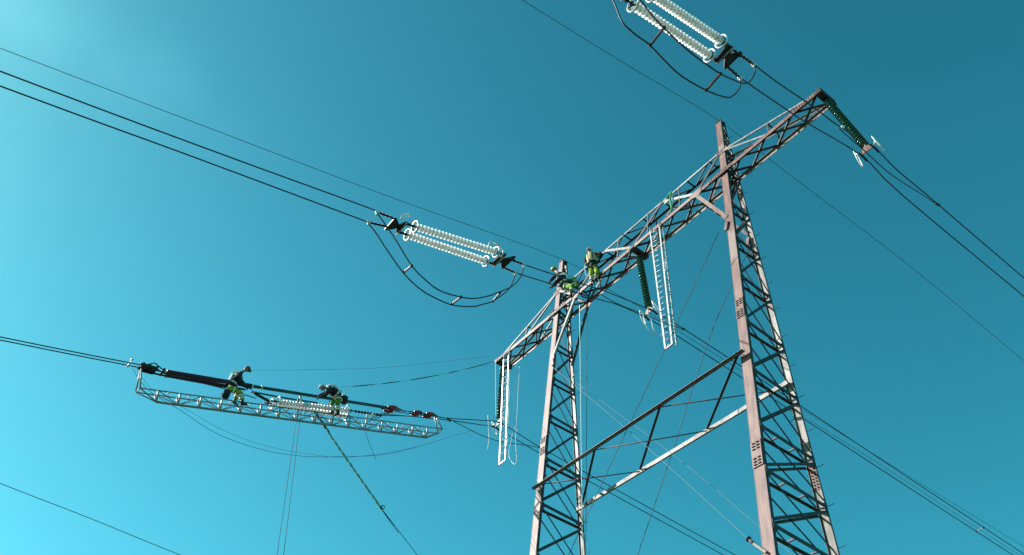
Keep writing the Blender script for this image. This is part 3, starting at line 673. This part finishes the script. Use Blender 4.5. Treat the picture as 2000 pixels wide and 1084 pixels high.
# ropes by the short ladder and long ladder
G5 = 'white ropes hanging at the low crossarm tip'
def wig(pts, amp): return [p + V((random.uniform(-amp, amp), random.uniform(-amp, amp), 0)) for p in pts]
hang('hand_line', [onY(968, 707, -.45), onY(968, 760, -.45), onY(969, 817, -.4)], .014, 'rope_w', 'straight white rope left of the green string at the low crossarm tip', G5)
hang('hand_line', [onY(996, 722, .2)] + [onY(996 - .6*i + random.uniform(-1.2, 1.2), 722 + 17*i, .2) for i in range(1, 10)], .022, 'rope_w', 'thick white rope close along the right rail of the short ladder', G5)
hang('hand_line', [onY(1008, 715, .45), onY(1006, 750, .45), onY(1004, 780, .45), onY(1003, 808, .45)], .012, 'rope_w', 'thin white rope right of the short ladder, shorter of the two there', G5)
hang('hand_line', [onY(1015, 716, .45), onY(1012, 760, .45), onY(1010, 805, .45), onY(1008, 840, .45)], .012, 'rope_w', 'thin white rope right of the short ladder, outer and longer of the two there', G5)
hang('rope_bight', wig([onY(1008, 832, .4), onY(1002, 846, .4), onY(999, 860, .4), onY(994, 885, .4), onY(996, 898, .4), onY(1004, 906, .4), onY(1009, 897, .4), onY(1008, 860, .4), onY(1010, 838, .4)], .03), .014, 'rope_w', 'white rope bight looping low beside the foot of the short ladder', G5)
hang('rope_tail', wig([onX(953, 812, xC), onX(954, 835, xC), onX(955, 858, xC), onX(953, 880, xC)], .02), .016, 'rope_w', 'frayed white rope tail under the clamps left of the short ladder', G5)
G6 = 'white ropes around the long ladder'
hang('rope_bight', px([(1256, 612), (1258, 628), (1266, 642), (1277, 651), (1288, 656), (1294, 652)], xB+.05), .016, 'rope_w', 'white rope bight below the middle green string left of the long ladder', G6)
hang('rope_bight', px([(1265, 601), (1266, 615), (1272, 625), (1275, 640), (1280, 648)], xB+.3), .014, 'rope_w', 'short white rope end below the yoke of the middle green string', G6)
hang('hand_line', [onY(1297, 462, .5), onY(1299, 490, .5), onY(1300, 530, .5), onY(1303, 580, .5)], .016, 'rope_w', 'white rope running down the right side of the long ladder', G6)
# green sling on the crossarm
t = thing('web_sling', onY(1311, 376, -.3), 'green and white web sling knotted over the crossarm rails', 'sling')
MB().tube(smooth([onY(1302, 388, -.34), onY(1310, 376, -.36), onY(1309, 390, -.36), onY(1312, 404, -.36), onY(1311, 414, -.36)], 5), [.05]*21, 6).build('green_loop', 'sling', t)
MB().tube(smooth([onY(1312, 375, -.33), onY(1313, 395, -.33), onY(1312, 415, -.33)], 5), .03, 6).build('pale_loop', 'rope_w', t)
MB().bar(onY(1299, 398, -.3), onY(1306, 392, -.3), .09, .06).build('tail_end', 'rope_w', t)

# ------------------------------------------------------------------ ladders
def ladder(label, tl, tr, bl, br, n, hook, box):
    t = thing('hook_ladder', tl, label, 'ladder', 'aluminium hook ladders hung from the crossarm')
    for a, b in ((tl, bl), (tr, br)):
        MB().bar(a, b, .04, .07, (1, 0, 0)).build('stringer', 'ladder', t)
    if box:
        off = V((.07, .14, 0)); MB().bar(tr + off, br + off, .04, .04).build('rear_rail', 'ladder', t)
        for i in range(20):
            q = (i+.5)/20; MB().bar(tr.lerp(br, q), tr.lerp(br, q + (.02 if i % 2 else -.02)) + off, .016).build('rail_spacer', 'dark', t)
    for i in range(n):
        q = (i+.4)/(n-.3)
        MB().tube([tl.lerp(bl, q), tr.lerp(br, q)], .016, 7).build('rung', 'ladder', t)
        
    MB().bar(bl, br, .05, .05).build('bottom_bar', 'ladder', t)
    for a in (tl, tr):
        MB().tube(smooth([a, a + V((0, 0, hook)), a + V((0, .07, hook+.06)), a + V((0, .16, hook))], 4), .02, 6).build('hook', 'ladder', t)
ladder('long white aluminium ladder hanging from the middle of the crossarm', onY(1270, 452, -.46), onY(1288, 443, -.46), onY(1300, 682, -.46), onY(1313, 672, -.46), 22, .25, True)
ladder('shorter white aluminium ladder hanging at the low crossarm tip', onY(984, 702, -.46), onY(993.5, 695, -.46), onY(975.5, 907, -.46), onY(987, 899, -.46), 17, .25, False)

# ------------------------------------------------------------------ working beam and pulling gear
r1a, r1b = onX(274, 758, xC+.2), onX(864, 838, xC+.2)
r2a, r2b = onX(265, 766, xC-.2), onX(856, 847, xC-.2)
la, lb = onX(305, 785, xC), onX(833, 855, xC)
beam = thing('working_beam', r1a, 'long grey triangular aluminium lattice beam slung below the conductors with two workers on it', 'working platform')
MB().tube([r1a, r1b], .025, 8).build('upper_rail', 'beam', beam); MB().tube([r2a, r2b], .025, 8).build('upper_rail', 'beam', beam)
MB().tube([la, lb], .045, 8).build('lower_chord', 'beam', beam)
NB = 16; ts = [(i)/(NB-1) for i in range(NB)]
def rail(p, q, base):      # point of a rail above a point of the lower chord
    d = q - p; return p + d*max(0, min(1, (base - p).dot(d)/d.length_squared))
for i, q in enumerate(ts):
    b_ = la.lerp(lb, q); u1, u2 = rail(r1a, r1b, b_), rail(r2a, r2b, b_)
    MB().tube([u1, b_], .034, 7).build('post', 'ladder', beam); MB().tube([u2, b_], .034, 7).build('post', 'ladder', beam)
    if i < NB-1:
        bn = la.lerp(lb, ts[i+1]); n1, n2 = rail(r1a, r1b, bn), rail(r2a, r2b, bn)
        if i % 2: d0, d1, e0, e1 = b_, n1, b_, n2
        else: d0, d1, e0, e1 = u1, bn, u2, bn
        MB().tube([d0, d1], .016, 6).build('diagonal', 'beam', beam); MB().tube([e0, e1], .014, 6).build('diagonal', 'beam', beam)
        MB().tube([u1.lerp(n1, .5), u2.lerp(n2, .5)], .02, 6).build('cross_tie', 'ladder', beam)
for a, b in ((r1a, la), (r2a, la), (r1b, lb), (r2b, lb), (r1a, r2a), (r1b, r2b)): MB().tube([a, b], .022, 6).build('end_strut', 'beam', beam)
ea, eb = onX(275, 722, xC), onX(850, 814, xC)
for a, b, c in ((r1a, r2a, ea), (r1b, r2b, eb)):
    MB().tube([a, c + V((.04, 0, 0))], .03, 7).build('end_leg', 'ladder', beam); MB().tube([b, c + V((-.04, 0, 0))], .03, 7).build('end_leg', 'ladder', beam)
b_ = la.lerp(lb, .745); u1, u2 = rail(r1a, r1b, b_), rail(r2a, r2b, b_); hh = onX(767, 802, xC)
for u in (u1, u2): MB().tube([u, hh + (u - (u1+u2)/2)*.6], .018, 6).build('hanger_rod', 'dark', beam)
# strain poles
t = thing('strain_pole', onX(325, 726, xC), 'long pole above the beam, purple on the left and dark teal on the right', 'pole')
a, m_, b = onX(326, 726, xC+.16), onX(492, 754, xC+.14), onX(772, 799, xC+.05)
MB().tube([a, m_], .085, 10).build('purple_sleeve', 'purple', t); MB().tube([m_ - (m_-a).normalized()*.05, b], .066, 10).build('teal_tube', 'teal', t)
k = MB(); k.ring(m_, b - m_, .08, .03, 14, 6); k.ring(m_.lerp(b, .06), b - m_, .075, .025, 14, 6); k.build('collar', 'bright', t)
t2 = thing('strain_pole', onX(326, 735, xC-.16), 'shorter purple round pole ending behind the bending worker', 'pole')
a2, b2 = onX(326, 733, xC-.16), onX(462, 758, xC-.14); MB().tube([a2, b2], .075, 10).build('purple_sleeve', 'purple', t2)
MB().tube([b2, b2 + (b2-a2).normalized()*.35], .04, 8).build('end_fitting', 'black', t2)
hang('pull_cable', px([(298, 728), (380, 745), (445, 761), (500, 778)], xC-.05), .02, 'alu', 'thin dark cable under the purple pole beside the worker with the bag')
hang('pull_cable', px([(490, 765), (560, 778), (620, 787)], xC-.25), .035, 'teal', 'dark tube running along the top of the low insulator strings')
# clamp at left end
t = thing('conductor_grip', onX(272, 714, xC), 'black jawed conductor grip at the left end of the working beam', 'clamp')
g = MB(); a = onX(272, 714, xC); b = onX(328, 730, xC); d = (b-a).normalized(); s_ = V((1, 0, 0)); 
for sx in (-.13, .13):
    q = s_*sx
    g.plate([a + q + V((0, 0, -.05)), a + q + V((0, 0, .05)), a.lerp(b, .3) + q + V((0, 0, .05)), a.lerp(b, .55) + q + V((0, 0, .06)), a.lerp(b, .55) + q - V((0, 0, .12)), a.lerp(b, .2) + q - V((0, 0, .13))], (1, 0, 0), .04)
    g.tube([a.lerp(b, .2) + q + V((0, 0, .04)), a.lerp(b, .42) + q*.8 + V((0, 0, .22)), a.lerp(b, .75) + q*.6 + V((0, 0, .06)), b + q*.6], .022, 6)
    g.tube([a.lerp(b, .5) + q - V((0, 0, .08)), b + q*.7 - V((0, 0, .06))], .025, 6)
g.build('jaw_plate', 'black', t)
g = MB()
for q in (.1, .3, .55, .8, 1.0): g.tube([a.lerp(b, q) - s_*.22, a.lerp(b, q) + s_*.22], .05, 8)
g.build('cross_pin', 'dark', t)
MB().bar(a - d*.30 + V((.2, 0, .1)), a - d*.34 - V((.2, 0, .08)), .03).ball(a - d*.32 + V((.17, 0, .05)), .05, 8).ball(a - d*.32 - V((.17, 0, .05)), .05, 8).build('guide_bar', 'bright', t)
# red hoists
def hoist(label, u, v, s=1.0):
    t = thing('chain_hoist', onX(u, v, xC), label, 'hoist', 'red hoists at the right end of the beam')
    c = onX(u, v, xC); d = (eb - ea).normalized()
    MB().lathe(c - V((.14*s, 0, 0)), (1, 0, 0), [(0, .08*s), (.03*s, .13*s), (.25*s, .13*s), (.28*s, .08*s)], 14).build('drum', 'red', t)
    fr = MB()
    for e in (-1, 1): fr.plate([c + d*.2*s + V((e*.17*s, 0, .05)), c + V((e*.17*s, 0, .09*s)), c - d*.26*s + V((e*.17*s, 0, .03)), c - d*.26*s + V((e*.17*s, 0, -.04)), c + V((e*.17*s, 0, -.11*s)), c + d*.2*s + V((e*.17*s, 0, -.06))], (1, 0, 0), .03)
    fr.build('side_frame', 'red', t)
    MB().lathe(c - V((.2*s, 0, 0)), (1, 0, 0), [(0, .05*s), (.03*s, .07*s), (.1*s, .07*s)], 12).bar(c - d*.3*s, c + d*.3*s, .07*s, .05*s).build('gear_cover', 'black', t)
    MB().tube([c + d*.2*s + V((.12*s, 0, .03)), c + d*.62*s + V((.14*s, 0, -.12))], .022, 6).build('lever', 'black', t)
    k = MB()
    for e in (-1, 1): k.ring(c + d*.4*s*e, (1, 0, 0), .07*s, .024*s, 12, 5)
    k.build('hook', 'black', t)
hoist('bright red lever hoist at the right end of the teal pole', 764, 799, 1.05)
hoist('dark red hoist between the teal pole and the beam end leg', 814, 807, .8)
hoist('dark red hoist on top of the right end leg of the beam', 838, 811, .9)
G7 = 'hoist chains over the right end of the beam'
hang('hoist_chain', px([(775, 800), (800, 804), (838, 809)], xC+.1), .016, 'alu', 'dark chain between the red hoists, upper strand', G7)
hang('hoist_chain', px([(770, 803), (800, 808), (836, 813)], xC-.1), .016, 'alu', 'dark chain between the red hoists, lower strand', G7)
hang('hoist_chain', px([(740, 808), (790, 812), (848, 818)], xC-.2), .014, 'alu', 'dark chain just above the beam rail before the end leg', G7)

# ------------------------------------------------------------------ people
def skin_mesh(verts, edges, radii, sub=2):
    me = bpy.data.meshes.new('tmp'); me.from_pydata([tuple(v) for v in verts], edges, []); me.update()
    o = bpy.data.objects.new('tmp', me); COL.objects.link(o)
    sk = o.modifiers.new('s', 'SKIN'); sk.use_smooth_shade = True
    for i, r in enumerate(radii):
        d = me.skin_vertices[0].data[i]; d.radius = r if isinstance(r, tuple) else (r, r); d.use_root = (i == 0)
    ss = o.modifiers.new('u', 'SUBSURF'); ss.levels = sub; ss.render_levels = sub
    dg = bpy.context.evaluated_depsgraph_get(); dg.update()
    ev = o.evaluated_get(dg); m2 = bpy.data.meshes.new_from_object(ev)
    mb = MB(); mb.add([v.co.copy() for v in m2.vertices], [tuple(p.vertices) for p in m2.polygons], True)
    bpy.data.objects.remove(o); bpy.data.meshes.remove(me); bpy.data.meshes.remove(m2)
    return mb
def hand(mb, wr, el, tgt, side):
    """palm with five bent fingers closing towards tgt"""
    d = (wr - el).normalized(); n = (tgt - wr); n = (n - d*n.dot(d)); n = n.normalized() if n.length > 1e-3 else d.orthogonal().normalized()
    s = d.cross(n).normalized()
    mb.tube([wr - d*.03, wr + d*.04, wr + d*.09], [.036, .043, .036], 8)
    for i, (L, o) in enumerate(((.07, -.03), (.08, -.01), (.075, .011), (.058, .031))):
        b = wr + d*.085 + s*o; mb.tube([b, b + d*L*.45 + n*.006, b + d*L*.75 + n*.03, b + d*L*.7 + n*.055], [.0105, .010, .009, .007], 6)
    b = wr + d*.02 - s*.035*side; mb.tube([b, b - s*.03*side + d*.025 + n*.01, b - s*.03*side + d*.05 + n*.035], [.013, .011, .008], 6)
def person(loc, label, J, jacket, trousers, helm, vest=None, look=None, up=None, bulk=1.12, hs_=1.0):
    t = thing('person', loc, label, 'worker', 'line workers at height')
    j = {k: V(v) for k, v in J.items()}
    sp = j['pelvis'].lerp(j['chest'], .5) + V((0, 0, .02))
    names = ['pelvis', 'sp', 'chest', 'neck', 'shl', 'ell', 'wrl', 'shr', 'elr', 'wrr', 'hil', 'knl', 'anl', 'hir', 'knr', 'anr', 'head']
    j['sp'] = sp; vs = [j[n] for n in names]; ix = {n: i for i, n in enumerate(names)}
    E_ = [(ix[a], ix[b]) for a, b in (('pelvis', 'sp'), ('sp', 'chest'), ('chest', 'neck'), ('neck', 'head'), ('chest', 'shl'), ('shl', 'ell'), ('ell', 'wrl'), ('chest', 'shr'), ('shr', 'elr'), ('elr', 'wrr'), ('pelvis', 'hil'), ('hil', 'knl'), ('knl', 'anl'), ('pelvis', 'hir'), ('hir', 'knr'), ('knr', 'anr'))]
    R = dict(pelvis=.13, sp=.125, chest=.14, neck=.055, head=.06, shl=.07, ell=.045, wrl=.032, shr=.07, elr=.045, wrr=.032, hil=.095, knl=.06, anl=.042, hir=.095, knr=.06, anr=.042)
    body = skin_mesh(vs, E_, [R[n] for n in names])
    hd = j['head']; look = V(look).normalized(); upv = V(up).normalized(); sd = look.cross(upv).normalized(); upv = sd.cross(look)
    rot = Matrix((sd, look, upv)).transposed()
    hc = hd + upv*.03
    body.ball(hc, .105, 14, (.78, .95, 1.18), rot)
    body.ball(hc + look*.03 - upv*.075, .07, 10, (.8, .9, .7), rot)
    body.tube([hc + look*.093 + upv*.02, hc + look*.125 - upv*.022, hc + look*.095 - upv*.03], [.010, .017, .012], 6)
    for s_ in (-1, 1): body.ball(hc + sd*.082*s_ - look*.005 - upv*.01, .032, 8, (.35, .7, 1.1), rot)
    body.tube([hc + look*.094 - upv*.064 - sd*.025, hc + look*.103 - upv*.062, hc + look*.094 - upv*.064 + sd*.025], .006, 5)
    bo = body.build('body', 'skin', t)
    ey = MB()
    for s_ in (-1, 1): ey.ball(hc + sd*.034*s_ + look*.088 + upv*.012, .014, 8)
    ey.build('eyes', 'eye', t)
    hr = MB(); hr.ball(hc - look*.018 + upv*.0, .106, 12, (.82, .9, 1.0), rot); hr.build('hair', 'boot', t)
    # helmet
    h = MB(); prof = [(h_*hs_, r_*hs_) for h_, r_ in [(-.005, .124), (.0, .128), (.01, .117), (.05, .113), (.085, .096), (.108, .062), (.118, .02)]]
    h.lathe(hc + upv*.03, upv, prof, 18); h.tube([hc + upv*.03 + look*.12, hc + upv*.024 + look*.175], [.07, .045], 8); h.build('helmet', helm, t)
    # clothing
    jn = ['sp', 'pelvis', 'chest', 'neck', 'shl', 'ell', 'wl2', 'shr', 'elr', 'wr2', 'jl', 'jr']; j['jl'] = j['hil'].lerp(j['knl'], .12); j['jr'] = j['hir'].lerp(j['knr'], .12); j['wl2'] = j['ell'].lerp(j['wrl'], .93); j['wr2'] = j['elr'].lerp(j['wrr'], .93); j['nk2'] = j['chest'].lerp(j['neck'], .7)
    jn[3] = 'nk2'; ix = {n: i for i, n in enumerate(jn)}
    JR = dict(jl=.125, jr=.125, sp=.155, pelvis=.175, chest=.175, nk2=.075, shl=.092, ell=.066, wl2=.052, shr=.092, elr=.066, wr2=.052)
    skin_mesh([j[n] for n in jn], [(ix[a], ix[b]) for a, b in (('sp', 'pelvis'), ('pelvis', 'jl'), ('pelvis', 'jr'), ('sp', 'chest'), ('chest', 'nk2'), ('chest', 'shl'), ('shl', 'ell'), ('ell', 'wl2'), ('chest', 'shr'), ('shr', 'elr'), ('elr', 'wr2'))], [JR[n]*bulk for n in jn]).build('jacket', jacket, t)
    tn_ = ['pelvis', 'hil', 'knl', 'al2', 'hir', 'knr', 'ar2', 'p2']; j['al2'] = j['knl'].lerp(j['anl'], .9); j['ar2'] = j['knr'].lerp(j['anr'], .9); j['p2'] = j['pelvis'].lerp(sp, .35)
    ix = {n: i for i, n in enumerate(tn_)}; TR = dict(pelvis=.12, hil=.105, knl=.084, al2=.078, hir=.105, knr=.084, ar2=.078, p2=.11)
    skin_mesh([j[n] for n in tn_], [(ix[a], ix[b]) for a, b in (('pelvis', 'hil'), ('hil', 'knl'), ('knl', 'al2'), ('pelvis', 'hir'), ('hir', 'knr'), ('knr', 'ar2'), ('pelvis', 'p2'))], [TR[n]*bulk for n in tn_]).build('trousers', trousers, t)
    tp = MB()
    for k_, a_ in (('knl', 'anl'), ('knr', 'anr')):
        d = j[a_] - j[k_]
        for q in (.35, .6): tp.lathe(j[k_] + d*q - d.normalized()*.03, d, [(0, .08*bulk), (.0, .09*bulk), (.06, .088*bulk), (.06, .078*bulk)], 12)
    tp.build('reflective_band', 'reflect', t)
    # boots
    for a_, to in (('anl', 'tol'), ('anr', 'tor')):
        A = j[a_]; f = (V(J[to]) - A); dn = (A - j['kn' + a_[-1]]).normalized(); f = (f - dn*f.dot(dn)*.3).normalized()
        b = MB(); b.tube([A - dn*.1, A, A + dn*.05], [.062, .06, .058], 10)
        b.tube([A + dn*.06 - f*.06, A + dn*.06 + f*.03, A + dn*.075 + f*.13, A + dn*.08 + f*.19], [.05, .055, .05, .03], 10)
        b.build('boot', 'boot', t)
    for s_, e, w_, tg in ((1, 'ell', 'wrl', 'gl'), (-1, 'elr', 'wrr', 'gr')):
        g = MB(); hand(g, j[w_], j[e], V(J.get(tg, j[w_] + V((0, 0, -.2)))), s_); g.build('glove', 'glove', t)
    # harness: belt, shoulder straps
    ax = (j['chest'] - j['pelvis']).normalized(); shd = (j['shl'] - j['shr']).normalized(); bk = ax.cross(shd).normalized()
    hs = MB(); hs.ring(j['p2'] + ax*.04, ax, .175*bulk, .034*bulk, 20, 6, 1.05, shd)
    for s_ in (-1, 1):
        b0 = j['chest'] + shd*.11*s_ + ax*.12
        hs.tube(smooth([j['p2'] + ax*.05 + bk*.16*bulk + shd*.08*s_, sp + bk*.17*bulk + shd*.1*s_, j['chest'] + bk*.18*bulk + shd*.12*s_, b0 + ax*.03, j['chest'] - bk*.18*bulk + shd*.12*s_, sp - bk*.17*bulk + shd*.1*s_, j['p2'] + ax*.05 - bk*.16*bulk + shd*.08*s_], 4), .026*bulk, 5)
    for k_ in ('l', 'r'):
        d = (j['kn'+k_] - j['hi'+k_]).normalized(); hs.ring(j['hi'+k_].lerp(j['kn'+k_], .25), d, .115*bulk, .026*bulk, 16, 5)
    hs.build('harness', 'reflect' if vest is None else 'boot', t)
    if vest:
        vm = skin_mesh([j['p2'] + ax*.08, sp + ax*.06, j['chest'], j['chest'] + ax*.1], [(0, 1), (1, 2), (2, 3)], [.22*bulk, .23*bulk, .26*bulk, .19*bulk]); vm.build('vest', vest, t)
    return t
def jx(x0, **k):
    return {n: onX(u, v, x0 + dx) for n, (u, v, dx) in k.items()}
# worker bending at the left on the beam, facing along the line
J = jx(xC, pelvis=(449, 757, .02), chest=(465, 733, .02), neck=(474, 726, .02), head=(481, 722, .03),
       shl=(463, 731, -.2), ell=(472, 744, -.3), wrl=(481, 756, -.2), shr=(467, 737, .22), elr=(473, 752, .3), wrr=(486, 757, .2),
       hil=(451, 758, -.11), knl=(467, 766, -.2), anl=(458, 783, -.2), hir=(452, 761, .13), knr=(472, 767, .22), anr=(473, 786, .2), tol=(468, 789, -.2), tor=(488, 786, .2), gl=(483, 765, -.1), gr=(490, 762, .1))
person(onX(463, 790, xC), 'worker in dark jacket and yellow trousers bending over the purple pole', J, 'navy', 'hivis', 'helmetd', None, (.35, .8, -.5), (-.1, .35, .9))
J = jx(xC+.30, pelvis=(662, 774, 0), chest=(645, 759, 0), neck=(637, 757, 0), head=(630, 759, .02),
       shl=(643, 762, .2), ell=(636, 772, .28), wrl=(625, 776, .18), shr=(644, 758, -.2), elr=(634, 768, -.28), wrr=(622, 773, -.1),
       hil=(662, 777, .12), knl=(659, 790, .12), anl=(660, 805, .05), hir=(660, 776, -.13), knr=(648, 788, -.1), anr=(649, 803, -.22), tol=(650, 810, .05), tor=(638, 806, -.22), gl=(622, 782, .1), gr=(618, 778, 0))
person(onX(655, 810, xC), 'worker in dark jacket, green trousers and white helmet leaning on the teal pole', J, 'navy', 'hgreen', 'helmet', None, (.25, -.75, -.6), (-.1, -.6, .8))
# worker astride the left mast top
def jy(y0, **k): return {n: onY(u, v, y0 + dy) for n, (u, v, dy) in k.items()}
J = jy(-.5, pelvis=(1104, 556, .1), chest=(1096, 541, -.15), neck=(1089, 532, -.15), head=(1083, 528, -.1),
       shl=(1094, 535, .12), ell=(1082, 541, .05), wrl=(1074, 550, -.1), shr=(1092, 546, -.25), elr=(1082, 556, -.35), wrr=(1076, 561, -.25),
       hil=(1107, 553, .2), knl=(1122, 545, .3), anl=(1128, 563, .3), hir=(1104, 561, 0), knr=(1119, 558, -.1), anr=(1115, 576, .0), tol=(1136, 567, .3), tor=(1106, 580, -.05), gl=(1070, 560, -.1), gr=(1074, 568, -.2))
person(onY(1100, 572, -.5), 'worker with yellow hood and dark harness astride the top of the left mast', J, 'navy', 'hgreen', 'helmety', None, (-.2, -.85, -.45), (0, -.3, .95), 1.42, 1.3)
# worker standing on the crossarm
J = jy(-.52, pelvis=(1158, 520, 0), chest=(1155, 500, .02), neck=(1151, 494, .02), head=(1150, 490, .04),
       shl=(1146, 500, -.08), ell=(1143, 511, -.16), wrl=(1147, 520, -.05), shr=(1163, 496, .1), elr=(1174, 494, .12), wrr=(1171, 507, .25),
       hil=(1153, 522, -.06), knl=(1155, 535, -.12), anl=(1157, 549, .08), hir=(1163, 521, .06), knr=(1166, 533, -.02), anr=(1164, 545, .14), tol=(1162, 552, .1), tor=(1170, 546, .15), gl=(1151, 524, .1), gr=(1170, 514, .3))
person(onY(1158, 548, -.5), 'worker in sun bleached vest standing on the crossarm', J, 'navy', 'hivis', 'helmet', 'cream', (.3, .9, -.15), (0, .1, 1))
# lanyards and bags
def bag(p, label, s=1.0):
    t = thing('tool_bag', p, label, 'bag', 'tool bags of the workers')
    MB().lathe(p - V((0, 0, .16*s)), (0, 0, 1), [(0, .10*s), (.02*s, .13*s), (.16*s, .14*s), (.30*s, .13*s), (.31*s, .10*s)], 14).build('bag_body', 'navy', t)
    MB().tube(smooth([p + V((0, -.12*s, .13*s)), p + V((0, -.05*s, .33*s)), p + V((0, .05*s, .33*s)), p + V((0, .12*s, .13*s))], 4), .014, 6).build('strap', 'reflect', t)
    MB().tube(smooth([p + V((0, -.14*s, -.02)), p + V((0, -.2*s, -.22*s)), p + V((0, -.13*s, -.3*s))], 4), .012, 5).build('cord_tail', 'boot', t)
bag(onX(442, 770, xC+.1), 'dark tool bag hanging behind the bending worker on the left', 1.0)
bag(onX(672, 781, xC+.3), 'dark tool bag hanging at the back of the worker in green trousers', 1.05)
hang('lanyard', px([(645, 780, ), (641, 790), (640, 796), (645, 798), (650, 792)], xC+.2), .014, 'rope_d', 'dark looped lanyard hanging in front of the worker in green trousers')
hang('lanyard', px([(1145, 512), (1142, 522), (1146, 540), (1150, 533)], -2.6), .016, 'rope_w', 'pale lanyard loop beside the worker standing on the crossarm')
